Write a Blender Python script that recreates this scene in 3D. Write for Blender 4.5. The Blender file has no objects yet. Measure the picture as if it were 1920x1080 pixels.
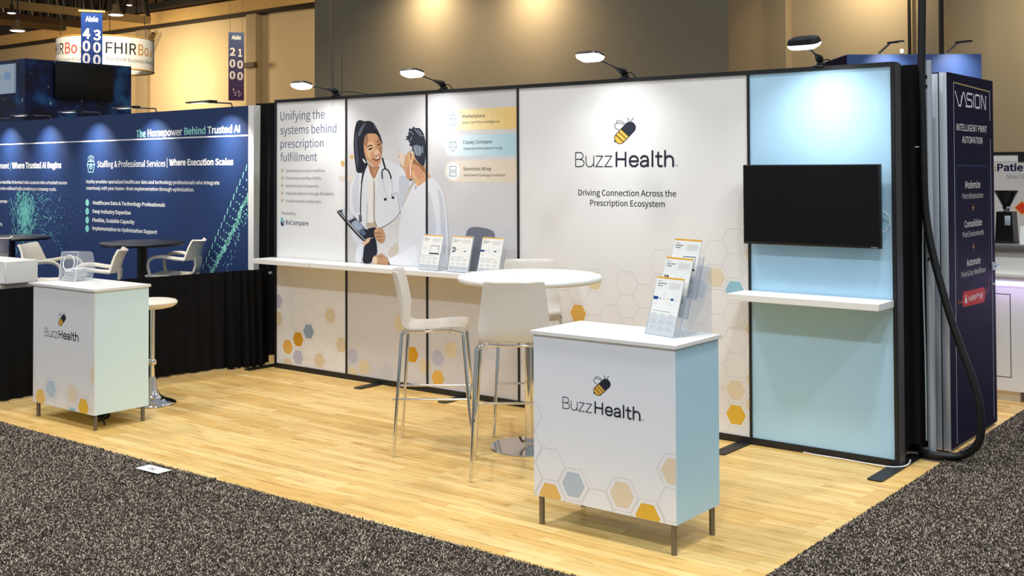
import bpy, bmesh, math, random, os
import numpy as np
from mathutils import Vector, Matrix
from mathutils.geometry import tessellate_polygon

S = bpy.context.scene
COL = S.collection
PI = math.pi

# ------------------------------------------------------------------ camera
cam_d = bpy.data.cameras.new('camera')
cam = bpy.data.objects.new('camera', cam_d)
COL.objects.link(cam)
S.camera = cam
YAW, PITCH, ROLL = -0.667932, 0.0225575, -0.00435987
fw = Vector((math.sin(YAW) * math.cos(PITCH), math.cos(YAW) * math.cos(PITCH), math.sin(PITCH)))
rt = Vector((math.cos(YAW), -math.sin(YAW), 0))
up = rt.cross(fw)
r2 = rt * math.cos(ROLL) + up * math.sin(ROLL)
u2 = up * math.cos(ROLL) - rt * math.sin(ROLL)
m = Matrix((r2, u2, -fw)).transposed().to_4x4()
m.translation = (8.12116, -6.80426, 1.81181)
cam.matrix_world = m
cam_d.sensor_width = 36.0
cam_d.lens = 2120.763 / 1920 * 36
cam_d.shift_y = (267.252 - 540) / 1920
cam_d.clip_end = 300

# ------------------------------------------------------------------ world, lights, exposure
W = bpy.data.worlds.new('hall_air')
S.world = W
W.use_nodes = True
W.node_tree.nodes['Background'].inputs[0].default_value = (0.80, 0.90, 1.0, 1)
W.node_tree.nodes['Background'].inputs[1].default_value = 0.82
S.view_settings.view_transform = 'Standard'
S.view_settings.look = 'None'
S.view_settings.exposure = -1.15
S.view_settings.gamma = 1.0
S.view_settings.use_curve_mapping = False
S.cycles.max_bounces = 8
S.cycles.transparent_max_bounces = 16
S.cycles.sample_clamp_indirect = 6.0
S.cycles.caustics_reflective = False
S.cycles.caustics_refractive = False
try:
    S.cycles.denoising_input_passes = 'RGB_ALBEDO_NORMAL'
    S.cycles.denoising_prefilter = 'ACCURATE'
    S.cycles.use_denoising = True
except Exception:
    pass


def area(name, loc, target, size, size_y, power, col, spread=180):
    d = bpy.data.lights.new(name, 'AREA')
    d.shape = 'RECTANGLE'
    d.size, d.size_y = size, size_y
    d.energy = power
    d.color = col
    d.spread = math.radians(spread)
    o = bpy.data.objects.new(name, d)
    COL.objects.link(o)
    o.location = loc
    o.rotation_euler = (Vector(target) - Vector(loc)).to_track_quat('-Z', 'Y').to_euler()
    return o


WARM = (1.0, 0.955, 0.91)
NEUT = (0.90, 0.955, 1.0)
# high-bay lamps of the hall, 9.5 m up
for x, y, p, c in ((-4.0, -2.5, 390, WARM), (2.0, -3.4, 380, WARM), (7.5, -3.0, 430, NEUT), (1.0, -10.0, 900, NEUT),
                   (9.0, -10.0, 1000, NEUT), (-10, -8.0, 600, WARM), (-12, 3, 1300, WARM), (7.0, 5.0, 500, WARM), (13.0, -3.0, 700, NEUT)):
    area('high_bay_light', (x, y, 9.5), (x, y, 0), 0.7, 0.7, p, c, 140)
# wall washers far behind the booth
for x, y, z, tx, ty, tz, p in ((-10.8, 13.1, 6.5, -10.8, 14, 4.2, 120), (-7.55, 13.1, 6.3, -7.55, 14, 4.2, 110),
                               (-0.3, 14.9, 6.2, -0.3, 16, 4.4, 85), (4.0, 14.6, 6.0, 4.0, 16, 3.6, 110)):
    area('wall_wash_light', (x, y, z), (tx, ty, tz), 0.35, 0.35, p, (1.0, 0.84, 0.60), 150)
area('wall_wash_light', (-42.5, 25.0, 7.2), (-42.5, 30, 5.2), 1.5, 1.5, 980, (1.0, 0.82, 0.54), 150)
area('ring_sign_fill', (-10.5, 3.5, 9.0), (-18.9, 10, 4.8), 0.5, 0.5, 260, (1.0, 0.92, 0.8), 40)  # added fill that brightens the ring sign, not a lamp of the hall
area('wall_wash_light', (-26, 20, 11), (-30, 30, 6), 2.0, 2.0, 1350, (1.0, 0.78, 0.5), 150)
area('wall_wash_light', (-50, 15, 8.5), (-50, 32, 11), 3.0, 3.0, 2400, (1.0, 0.7, 0.38), 160)


# ------------------------------------------------------------------ materials
def s2l(c):
    return tuple(((x / 255) / 12.92 if x / 255 <= 0.04045 else ((x / 255 + 0.055) / 1.055) ** 2.4) for x in c)


MATS = {}


def mat(name, rgb, rough=0.6, metal=0.0, spec=0.5, emit=0.0, noise=0.0, nscale=20.0, bump=0.0, bscale=200.0, coat=0.0):
    if name in MATS:
        return MATS[name]
    mt = bpy.data.materials.new(name)
    mt.use_nodes = True
    nt = mt.node_tree
    b = nt.nodes['Principled BSDF']
    lin = s2l(rgb) + (1,)
    b.inputs['Base Color'].default_value = lin
    b.inputs['Roughness'].default_value = rough
    b.inputs['Metallic'].default_value = metal
    b.inputs['Specular IOR Level'].default_value = spec
    b.inputs['Coat Weight'].default_value = coat
    if emit:
        b.inputs['Emission Color'].default_value = lin
        b.inputs['Emission Strength'].default_value = emit
    if noise or bump:
        tc = nt.nodes.new('ShaderNodeTexCoord')
        if noise:
            n = nt.nodes.new('ShaderNodeTexNoise')
            n.inputs['Scale'].default_value = nscale
            n.inputs['Detail'].default_value = 4
            nt.links.new(tc.outputs['Object'], n.inputs['Vector'])
            mx = nt.nodes.new('ShaderNodeMix')
            mx.data_type = 'RGBA'
            mx.inputs[6].default_value = tuple(x * (1 - noise) for x in lin[:3]) + (1,)
            mx.inputs[7].default_value = tuple(min(1, x * (1 + noise)) for x in lin[:3]) + (1,)
            nt.links.new(n.outputs['Fac'], mx.inputs[0])
            nt.links.new(mx.outputs[2], b.inputs['Base Color'])
        if bump:
            n2 = nt.nodes.new('ShaderNodeTexNoise')
            n2.inputs['Scale'].default_value = bscale
            nt.links.new(tc.outputs['Object'], n2.inputs['Vector'])
            bp = nt.nodes.new('ShaderNodeBump')
            bp.inputs['Strength'].default_value = bump
            bp.inputs['Distance'].default_value = 0.01
            nt.links.new(n2.outputs['Fac'], bp.inputs['Height'])
            nt.links.new(bp.outputs['Normal'], b.inputs['Normal'])
    MATS[name] = mt
    return mt


def ink(rgb):
    return mat('ink_%02x%02x%02x' % tuple(int(x) for x in rgb), rgb, 0.65, spec=0.2)


def acrylic(name, rgb, base=0.06, gain=0.5):
    mt = bpy.data.materials.new(name)
    mt.use_nodes = True
    nt = mt.node_tree
    nt.nodes.clear()
    out = nt.nodes.new('ShaderNodeOutputMaterial')
    tr = nt.nodes.new('ShaderNodeBsdfTransparent')
    tr.inputs[0].default_value = (0.955, 0.965, 0.975, 1)
    gl = nt.nodes.new('ShaderNodeBsdfPrincipled')
    gl.inputs['Base Color'].default_value = s2l(rgb) + (1,)
    gl.inputs['Roughness'].default_value = 0.06
    lw = nt.nodes.new('ShaderNodeLayerWeight')
    lw.inputs[0].default_value = 0.35
    mr = nt.nodes.new('ShaderNodeMapRange')
    mr.inputs['To Min'].default_value = base
    mr.inputs['To Max'].default_value = base + gain
    nt.links.new(lw.outputs['Facing'], mr.inputs['Value'])
    mx = nt.nodes.new('ShaderNodeMixShader')
    nt.links.new(mr.outputs[0], mx.inputs[0])
    nt.links.new(tr.outputs[0], mx.inputs[1])
    nt.links.new(gl.outputs[0], mx.inputs[2])
    nt.links.new(mx.outputs[0], out.inputs[0])
    return mt


def frosted(name):
    """frosted white polycarbonate: lets some of what lies behind through"""
    mt = bpy.data.materials.new(name)
    mt.use_nodes = True
    nt = mt.node_tree
    b = nt.nodes['Principled BSDF']
    b.inputs['Base Color'].default_value = s2l((240, 236, 230)) + (1,)
    b.inputs['Roughness'].default_value = 0.22
    out = nt.nodes['Material Output']
    tl = nt.nodes.new('ShaderNodeBsdfTranslucent')
    tl.inputs[0].default_value = s2l((236, 230, 220)) + (1,)
    tr = nt.nodes.new('ShaderNodeBsdfTransparent')
    m1 = nt.nodes.new('ShaderNodeMixShader')
    m1.inputs[0].default_value = 0.35
    m2 = nt.nodes.new('ShaderNodeMixShader')
    m2.inputs[0].default_value = 0.16
    nt.links.new(b.outputs[0], m1.inputs[1])
    nt.links.new(tl.outputs[0], m1.inputs[2])
    nt.links.new(m1.outputs[0], m2.inputs[1])
    nt.links.new(tr.outputs[0], m2.inputs[2])
    nt.links.new(m2.outputs[0], out.inputs[0])
    return mt


def wood_floor_mat():
    mt = bpy.data.materials.new('maple_plank_vinyl')
    mt.use_nodes = True
    nt = mt.node_tree
    N, L = nt.nodes, nt.links
    b = N['Principled BSDF']
    tc = N.new('ShaderNodeTexCoord')
    br = N.new('ShaderNodeTexBrick')
    br.offset = 0.37
    br.offset_frequency = 2
    br.inputs['Scale'].default_value = 1.0
    br.inputs['Brick Width'].default_value = 0.72
    br.inputs['Row Height'].default_value = 0.066
    br.inputs['Mortar Size'].default_value = 0.0009
    br.inputs['Mortar Smooth'].default_value = 0.6
    br.inputs['Color1'].default_value = s2l((242, 207, 138)) + (1,)
    br.inputs['Color2'].default_value = s2l((220, 176, 100)) + (1,)
    br.inputs['Mortar'].default_value = s2l((192, 148, 84)) + (1,)
    L.new(tc.outputs['Object'], br.inputs['Vector'])
    mp = N.new('ShaderNodeMapping')
    mp.inputs['Scale'].default_value = (1.6, 22, 1)
    L.new(tc.outputs['Object'], mp.inputs['Vector'])
    n1 = N.new('ShaderNodeTexNoise')
    n1.inputs['Scale'].default_value = 1.6
    n1.inputs['Detail'].default_value = 7
    n1.inputs['Roughness'].default_value = 0.62
    n1.inputs['Distortion'].default_value = 0.6
    L.new(mp.outputs[0], n1.inputs['Vector'])
    cr = N.new('ShaderNodeValToRGB')
    cr.color_ramp.elements[0].position = 0.30
    cr.color_ramp.elements[0].color = (0.66, 0.60, 0.50, 1)
    cr.color_ramp.elements[1].position = 0.52
    cr.color_ramp.elements[1].color = (1.0, 1.0, 1.0, 1)
    L.new(n1.outputs['Fac'], cr.inputs[0])
    mx = N.new('ShaderNodeMix')
    mx.data_type = 'RGBA'
    mx.blend_type = 'MULTIPLY'
    mx.inputs[0].default_value = 0.85
    L.new(br.outputs['Color'], mx.inputs[6])
    L.new(cr.outputs[0], mx.inputs[7])
    # small dark knots and flecks
    mp2 = N.new('ShaderNodeMapping')
    mp2.inputs['Scale'].default_value = (5, 30, 1)
    L.new(tc.outputs['Object'], mp2.inputs['Vector'])
    n2 = N.new('ShaderNodeTexNoise')
    n2.inputs['Scale'].default_value = 1.0
    n2.inputs['Detail'].default_value = 3
    L.new(mp2.outputs[0], n2.inputs['Vector'])
    cr2 = N.new('ShaderNodeValToRGB')
    cr2.color_ramp.elements[0].position = 0.27
    cr2.color_ramp.elements[0].color = (0.55, 0.44, 0.30, 1)
    cr2.color_ramp.elements[1].position = 0.40
    cr2.color_ramp.elements[1].color = (1, 1, 1, 1)
    L.new(n2.outputs['Fac'], cr2.inputs[0])
    mx2 = N.new('ShaderNodeMix')
    mx2.data_type = 'RGBA'
    mx2.blend_type = 'MULTIPLY'
    mx2.inputs[0].default_value = 0.7
    L.new(mx.outputs[2], mx2.inputs[6])
    L.new(cr2.outputs[0], mx2.inputs[7])
    L.new(mx2.outputs[2], b.inputs['Base Color'])
    b.inputs['Roughness'].default_value = 0.42
    b.inputs['Specular IOR Level'].default_value = 0.35
    return mt


def carpet_mat(name, lo, mid, hi, per_island):
    mt = bpy.data.materials.new(name)
    mt.use_nodes = True
    nt = mt.node_tree
    N, L = nt.nodes, nt.links
    b = N['Principled BSDF']
    b.inputs['Roughness'].default_value = 0.95
    b.inputs['Specular IOR Level'].default_value = 0.1
    cr = N.new('ShaderNodeValToRGB')
    e = cr.color_ramp.elements
    e[0].position, e[0].color = 0.1, s2l(lo) + (1,)
    e[1].position, e[1].color = 0.95, s2l(hi) + (1,)
    k = e.new(0.6)
    k.color = s2l(mid) + (1,)
    if per_island:
        g = N.new('ShaderNodeNewGeometry')
        L.new(g.outputs['Random Per Island'], cr.inputs[0])
    else:
        tc = N.new('ShaderNodeTexCoord')
        n = N.new('ShaderNodeTexNoise')
        n.inputs['Scale'].default_value = 95
        n.inputs['Detail'].default_value = 5
        n.inputs['Roughness'].default_value = 0.75
        L.new(tc.outputs['Object'], n.inputs['Vector'])
        mr = N.new('ShaderNodeMapRange')
        mr.inputs['From Min'].default_value = 0.32
        mr.inputs['From Max'].default_value = 0.7
        L.new(n.outputs['Fac'], mr.inputs['Value'])
        L.new(mr.outputs[0], cr.inputs[0])
    L.new(cr.outputs[0], b.inputs['Base Color'])
    return mt


def starfield_mat():
    mt = bpy.data.materials.new('starfield_print')
    mt.use_nodes = True
    nt = mt.node_tree
    N, L = nt.nodes, nt.links
    b = N['Principled BSDF']
    tc = N.new('ShaderNodeTexCoord')
    n = N.new('ShaderNodeTexNoise')
    n.inputs['Scale'].default_value = 1.9
    n.inputs['Detail'].default_value = 4
    L.new(tc.outputs['Object'], n.inputs['Vector'])
    cr = N.new('ShaderNodeValToRGB')
    e = cr.color_ramp.elements
    e[0].position, e[0].color = 0.42, s2l((24, 20, 42)) + (1,)
    e[1].position, e[1].color = 0.8, s2l((70, 150, 215)) + (1,)
    k = e.new(0.56)
    k.color = s2l((22, 44, 96)) + (1,)
    L.new(n.outputs['Fac'], cr.inputs[0])
    v = N.new('ShaderNodeTexVoronoi')
    v.inputs['Scale'].default_value = 6.5
    mp = N.new('ShaderNodeMapping')
    mp.inputs['Scale'].default_value = (1, 1, 0.6)
    L.new(tc.outputs['Object'], mp.inputs['Vector'])
    L.new(mp.outputs[0], v.inputs['Vector'])
    c2 = N.new('ShaderNodeValToRGB')
    c2.color_ramp.elements[0].position = 0.04
    c2.color_ramp.elements[0].color = (0.75, 0.95, 1.0, 1)
    c2.color_ramp.elements[1].position = 0.15
    c2.color_ramp.elements[1].color = (0, 0, 0, 1)
    L.new(v.outputs['Distance'], c2.inputs[0])
    mx = N.new('ShaderNodeMix')
    mx.data_type = 'RGBA'
    mx.blend_type = 'ADD'
    mx.inputs[0].default_value = 0.8
    L.new(cr.outputs[0], mx.inputs[6])
    L.new(c2.outputs[0], mx.inputs[7])
    L.new(mx.outputs[2], b.inputs['Base Color'])
    b.inputs['Roughness'].default_value = 0.5
    return mt


M_WHITE = mat('white_laminate', (240, 237, 231), 0.38, bump=0.02)
M_FAB = mat('white_print_fabric', (234, 231, 229), 0.8, spec=0.2, bump=0.04, bscale=900)
M_FABG = mat('pale_grey_print_fabric', (214, 210, 210), 0.8, spec=0.2, bump=0.04, bscale=900)
M_TEAL = mat('pale_blue_print_fabric', (178, 216, 240), 0.8, spec=0.2, bump=0.04, bscale=900)
M_TEALP = mat('pale_blue_panel', (184, 221, 236), 0.55)
M_MINT = mat('pale_mint_panel', (217, 241, 244), 0.55)
M_CTR = mat('white_counter_panel', (238, 240, 245), 0.55)
M_CTRL = mat('cream_counter_panel', (232, 228, 225), 0.55)
M_BLACK = mat('black_metal', (22, 22, 24), 0.45)
M_BLACKP = mat('black_plastic', (16, 16, 18), 0.35)
M_SIDE = mat('dark_grey_extrusion', (74, 72, 72), 0.5, metal=0.3, noise=0.2, nscale=80)
M_CHROME = mat('chrome', (226, 224, 222), 0.08, metal=1.0)
M_STEEL = mat('brushed_leg_metal', (128, 124, 122), 0.38, metal=0.9)
M_ALU = mat('aluminium', (200, 207, 214), 0.42, metal=0.45)
M_DRAPE = mat('black_drape_cloth', (17, 16, 17), 0.9, spec=0.15, noise=0.25, nscale=60)
M_SCREEN = mat('dark_screen', (9, 9, 10), 0.22, spec=0.35)
M_PAPER = mat('white_paper', (240, 239, 235), 0.7)
M_NAVY = mat('navy_print', (27, 51, 96), 0.5, noise=0.08, nscale=3)
M_NAVYT = mat('dark_navy_panel', (20, 16, 46), 0.65, spec=0.12)
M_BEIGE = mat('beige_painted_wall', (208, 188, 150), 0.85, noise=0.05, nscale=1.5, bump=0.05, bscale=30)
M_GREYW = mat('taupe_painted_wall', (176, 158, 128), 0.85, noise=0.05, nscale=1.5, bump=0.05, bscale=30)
M_BROWN = mat('brown_painted_steel', (96, 74, 48), 0.7, noise=0.2, nscale=2)
M_BEAM = mat('cream_beam_paint', (208, 172, 108), 0.65, noise=0.1, nscale=2)
M_DARKC = mat('dark_ceiling', (26, 22, 19), 0.9, noise=0.3, nscale=0.8)
M_TRUSS = mat('dark_truss_steel', (34, 28, 22), 0.7)
M_PLASTIC = mat('cream_plastic', (236, 226, 206), 0.42)
M_TABLEB = mat('black_table_laminate', (30, 29, 30), 0.35)
M_FROST = frosted('frosted_polycarbonate')
M_ACRY = acrylic('clear_acrylic', (226, 230, 236))
M_EDGE = mat('acrylic_edge', (150, 166, 190), 0.2)
M_RUBBER = mat('black_rubber', (14, 14, 15), 0.5)
M_CORDW = mat('white_cord', (235, 235, 232), 0.5)
M_LENS = mat('lit_lamp_lens', (255, 252, 244), 0.4, emit=9.0)
M_BAYL = mat('lit_high_bay_lens', (255, 244, 224), 0.4, emit=6.0)
M_LED = mat('violet_led_strip', (224, 220, 255), 0.4, emit=4.0)
M_WOOD = wood_floor_mat()
M_CARP = carpet_mat('speckled_grey_carpet', (40, 35, 31), (86, 78, 70), (150, 140, 128), False)
M_PILE = carpet_mat('carpet_yarn', (30, 25, 21), (86, 76, 66), (196, 182, 164), True)
M_BLUEC = mat('blue_carpet', (28, 52, 116), 0.95, noise=0.2, nscale=60)
M_STAR = starfield_mat()
M_CONC = mat('concrete', (96, 92, 88), 0.8, noise=0.15, nscale=4)


# ------------------------------------------------------------------ mesh building
class MB:
    def __init__(self):
        self.v, self.f, self.mi, self.sm, self.mats = [], [], [], [], []

    def slot(self, m):
        if m not in self.mats:
            self.mats.append(m)
        return self.mats.index(m)

    def add(self, vs, fs, m, smooth=False):
        o = len(self.v)
        self.v += [tuple(x) for x in vs]
        k = self.slot(m)
        for f in fs:
            self.f.append(tuple(i + o for i in f))
            self.mi.append(k)
            self.sm.append(smooth)
        return self

    def box(self, a, b, m, bev=0.0, seg=2):
        a, b = Vector(a), Vector(b)
        c, d = (a + b) / 2, b - a
        if bev <= 0:
            vs = [(x, y, z) for x in (a.x, b.x) for y in (a.y, b.y) for z in (a.z, b.z)]
            return self.add(vs, [(0, 1, 3, 2), (4, 6, 7, 5), (0, 4, 5, 1), (2, 3, 7, 6), (0, 2, 6, 4), (1, 5, 7, 3)], m)
        bm = bmesh.new()
        bmesh.ops.create_cube(bm, size=1.0, matrix=Matrix.Translation(c) @ Matrix.Diagonal((abs(d.x), abs(d.y), abs(d.z), 1)))
        bmesh.ops.bevel(bm, geom=bm.edges[:], offset=min(bev, 0.49 * min(abs(d.x), abs(d.y), abs(d.z))), segments=seg, affect='EDGES', profile=0.5)
        bm.verts.index_update()
        self.add([v.co[:] for v in bm.verts], [[v.index for v in f.verts] for f in bm.faces], m, True)
        bm.free()
        return self

    def obox(self, c, ax, ay, az, h, m):
        """oriented box: centre, three unit axes, half sizes"""
        c = Vector(c)
        A = [Vector(ax) * h[0], Vector(ay) * h[1], Vector(az) * h[2]]
        vs = [c + A[0] * i + A[1] * j + A[2] * k for i in (-1, 1) for j in (-1, 1) for k in (-1, 1)]
        return self.add(vs, [(0, 1, 3, 2), (4, 6, 7, 5), (0, 4, 5, 1), (2, 3, 7, 6), (0, 2, 6, 4), (1, 5, 7, 3)], m)

    def bar(self, p, q, w, h, m, upv=(0, 0, 1)):
        p, q = Vector(p), Vector(q)
        d = (q - p).normalized()
        s = d.cross(Vector(upv))
        if s.length < 1e-5:
            s = d.cross(Vector((1, 0, 0)))
        s.normalize()
        return self.obox((p + q) / 2, d, s, s.cross(d), ((q - p).length / 2, w / 2, h / 2), m)

    def tube(self, pts, r, m, n=10, closed=False, ry=None, upv=None):
        P = [Vector(p) for p in pts]
        R = r if isinstance(r, (list, tuple)) else [r] * len(P)
        K = len(P)
        vs, fs = [], []
        nrm = None
        for i in range(K):
            if closed:
                d = (P[(i + 1) % K] - P[i - 1]).normalized()
            else:
                d = (P[min(i + 1, K - 1)] - P[max(i - 1, 0)]).normalized()
            if upv is not None:
                nrm = Vector(upv)
            if nrm is None:
                nrm = d.orthogonal()
            nrm = (nrm - d * nrm.dot(d)).normalized()
            bn = d.cross(nrm)
            for k in range(n):
                t = 2 * PI * k / n
                vs.append(P[i] + nrm * (R[i] * math.cos(t)) + bn * ((ry or R[i]) * math.sin(t)))
        for i in range(K if closed else K - 1):
            for k in range(n):
                a, b = i * n + k, i * n + (k + 1) % n
                c, d_ = ((i + 1) % K) * n + (k + 1) % n, ((i + 1) % K) * n + k
                fs.append((a, b, c, d_))
        if not closed:
            fs.append(tuple(range(n))[::-1])
            fs.append(tuple((K - 1) * n + k for k in range(n)))
        return self.add(vs, fs, m, True)

    def lathe(self, prof, m, n=40, c=(0, 0, 0), smooth=True):
        vs, fs = [], []
        for r, z in prof:
            for k in range(n):
                t = 2 * PI * k / n
                vs.append((c[0] + r * math.cos(t), c[1] + r * math.sin(t), c[2] + z))
        for i in range(len(prof) - 1):
            for k in range(n):
                fs.append((i * n + k, i * n + (k + 1) % n, (i + 1) * n + (k + 1) % n, (i + 1) * n + k))
        if prof[0][0] > 1e-6:
            fs.append(tuple(range(n))[::-1])
        if prof[-1][0] > 1e-6:
            fs.append(tuple((len(prof) - 1) * n + k for k in range(n)))
        return self.add(vs, fs, m, smooth)

    def prism(self, poly, axis, a, b, m, smooth=False):
        """2-D outline extruded along an axis: 'x' takes (y,z), 'y' takes (x,z), 'z' takes (x,y)"""
        def P(p, t):
            return {'x': (t, p[0], p[1]), 'y': (p[0], t, p[1]), 'z': (p[0], p[1], t)}[axis]
        n = len(poly)
        vs = [P(p, a) for p in poly] + [P(p, b) for p in poly]
        fs = [(i, (i + 1) % n, n + (i + 1) % n, n + i) for i in range(n)]
        for t in tessellate_polygon([[Vector((p[0], p[1], 0)) for p in poly]]):
            fs.append(tuple(t))
            fs.append(tuple(n + i for i in t)[::-1])
        return self.add(vs, fs, m, smooth)

    def grid(self, G, m, smooth=True, thick=0.0):
        """G[i][j] points; thick > 0 closes it as a shell"""
        I, J = len(G), len(G[0])
        A = np.array([[tuple(p) for p in row] for row in G], float)
        idx = lambda i, j, o=0: o + i * J + j
        fs = [(idx(i, j), idx(i + 1, j), idx(i + 1, j + 1), idx(i, j + 1)) for i in range(I - 1) for j in range(J - 1)]
        if thick <= 0:
            return self.add(A.reshape(-1, 3), fs, m, smooth)
        du = np.gradient(A, axis=0)
        dv = np.gradient(A, axis=1)
        nn = np.cross(du, dv)
        nn /= np.linalg.norm(nn, axis=2, keepdims=True) + 1e-12
        B = A - nn * thick
        o = I * J
        fs += [(idx(i, j, o), idx(i, j + 1, o), idx(i + 1, j + 1, o), idx(i + 1, j, o)) for i in range(I - 1) for j in range(J - 1)]
        for i in range(I - 1):
            fs.append((idx(i, 0), idx(i, 0, o), idx(i + 1, 0, o), idx(i + 1, 0)))
            fs.append((idx(i, J - 1), idx(i + 1, J - 1), idx(i + 1, J - 1, o), idx(i, J - 1, o)))
        for j in range(J - 1):
            fs.append((idx(0, j), idx(0, j + 1), idx(0, j + 1, o), idx(0, j, o)))
            fs.append((idx(I - 1, j), idx(I - 1, j, o), idx(I - 1, j + 1, o), idx(I - 1, j + 1)))
        return self.add(np.concatenate([A.reshape(-1, 3), B.reshape(-1, 3)]), fs, m, smooth)

    def build(self, name, parent=None, org=None, loc=None):
        me = bpy.data.meshes.new(name)
        vs = self.v
        if org is not None:
            vs = [(x - org[0], y - org[1], z - org[2]) for x, y, z in vs]
        me.from_pydata(vs, [], self.f)
        for m_ in self.mats:
            me.materials.append(m_)
        me.polygons.foreach_set('material_index', self.mi)
        me.polygons.foreach_set('use_smooth', self.sm)
        me.update()
        if any(self.sm):
            try:
                me.set_sharp_from_angle(angle=math.radians(42))
            except Exception:
                pass
        o = bpy.data.objects.new(name, me)
        COL.objects.link(o)
        if parent is not None:
            o.parent = parent
        if loc is not None:
            o.location = loc
        return o


def thing(name, label, cat, loc=(0, 0, 0), rz=0.0, group=None):
    o = bpy.data.objects.new(name, None)
    o.empty_display_size = 0.1
    COL.objects.link(o)
    o.location = loc
    o.rotation_euler = (0, 0, rz)
    o['label'], o['category'] = label, cat
    if group:
        o['group'] = group
    return o


def tag(o, label, cat, group=None, kind=None):
    o['label'], o['category'] = label, cat
    if group:
        o['group'] = group
    if kind:
        o['kind'] = kind
    return o


def struct(o):
    o['kind'] = 'structure'
    return o


def dup(root, loc=None, rz=None, label=None):
    r = root.copy()
    COL.objects.link(r)
    if loc is not None:
        r.location = loc
    if rz is not None:
        r.rotation_euler = (0, 0, rz)
    if label:
        r['label'] = label

    def rec(src, dst):
        for ch in src.children:
            c = ch.copy()
            COL.objects.link(c)
            c.parent = dst
            rec(ch, c)
    rec(root, r)
    return r


def arc(c, r, a0, a1, n, plane='xz', k=1.0):
    o = []
    for i in range(n + 1):
        t = math.radians(a0 + (a1 - a0) * i / n)
        x, y = r * math.cos(t), r * math.sin(t) * k
        o.append({'xz': (c[0] + x, c[1], c[2] + y), 'xy': (c[0] + x, c[1] + y, c[2]), 'yz': (c[0], c[1] + x, c[2] + y)}[plane])
    return o


def smooth_path(pts, n=8):
    """Catmull-Rom through the points"""
    P = [Vector(p) for p in pts]
    P = [P[0] * 2 - P[1]] + P + [P[-1] * 2 - P[-2]]
    out = []
    for i in range(1, len(P) - 2):
        for k in range(n):
            t = k / n
            a, b, c, d = P[i - 1], P[i], P[i + 1], P[i + 2]
            out.append(0.5 * ((2 * b) + (c - a) * t + (2 * a - 5 * b + 4 * c - d) * t * t + (3 * b - a - 3 * c + d) * t ** 3))
    out.append(P[-2])
    return out


# ------------------------------------------------------------------ lettering
FONT = None
for _fn in ('Noto Sans CJK Regular.woff2', 'Inter.woff2'):      # typefaces that ship with Blender itself
    try:
        FONT = bpy.data.fonts.load(os.path.join(bpy.utils.system_resource('DATAFILES', path='fonts'), _fn))
        break
    except Exception:
        FONT = None
_tc = {}
CAP = [1.0]


def glyphs(s, off=0.0, shear=0.0):
    """2-D triangles of a line of text, in units of its cap height, x from 0"""
    key = (s, off, shear)
    if key in _tc:
        return _tc[key]
    c = bpy.data.curves.new('lettering', 'FONT')
    c.body = s
    if FONT:
        c.font = FONT
    c.resolution_u = 6 if len(s) < 12 else (4 if len(s) < 30 else 2)
    c.offset = off
    c.shear = shear
    o = bpy.data.objects.new('lettering', c)
    COL.objects.link(o)
    dg = bpy.context.evaluated_depsgraph_get()
    me = bpy.data.meshes.new_from_object(o.evaluated_get(dg))
    vs = np.array([v.co[:2] for v in me.vertices]) if len(me.vertices) else np.zeros((0, 2))
    fs = [tuple(p.vertices) for p in me.polygons]
    bpy.data.objects.remove(o)
    bpy.data.curves.remove(c)
    bpy.data.meshes.remove(me)
    cap = CAP[0]
    if len(vs):
        vs[:, 0] -= vs[:, 0].min()
        vs /= cap
    _tc[key] = (vs, fs)
    return _tc[key]


CAP[0] = float(glyphs('H')[0][:, 1].max())      # cap height of the face at size 1
_tc.clear()
WT = {0: (-0.002, 0), 1: (0.004, 0), 2: (0.003, 0.25), 3: (0.011, 0), 4: (0.015, 0), -1: (-0.004, 0), 5: (0.009, 0), 6: (0.0055, 0), 7: (-0.0125, 0), 8: (0.008, 0)}


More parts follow.
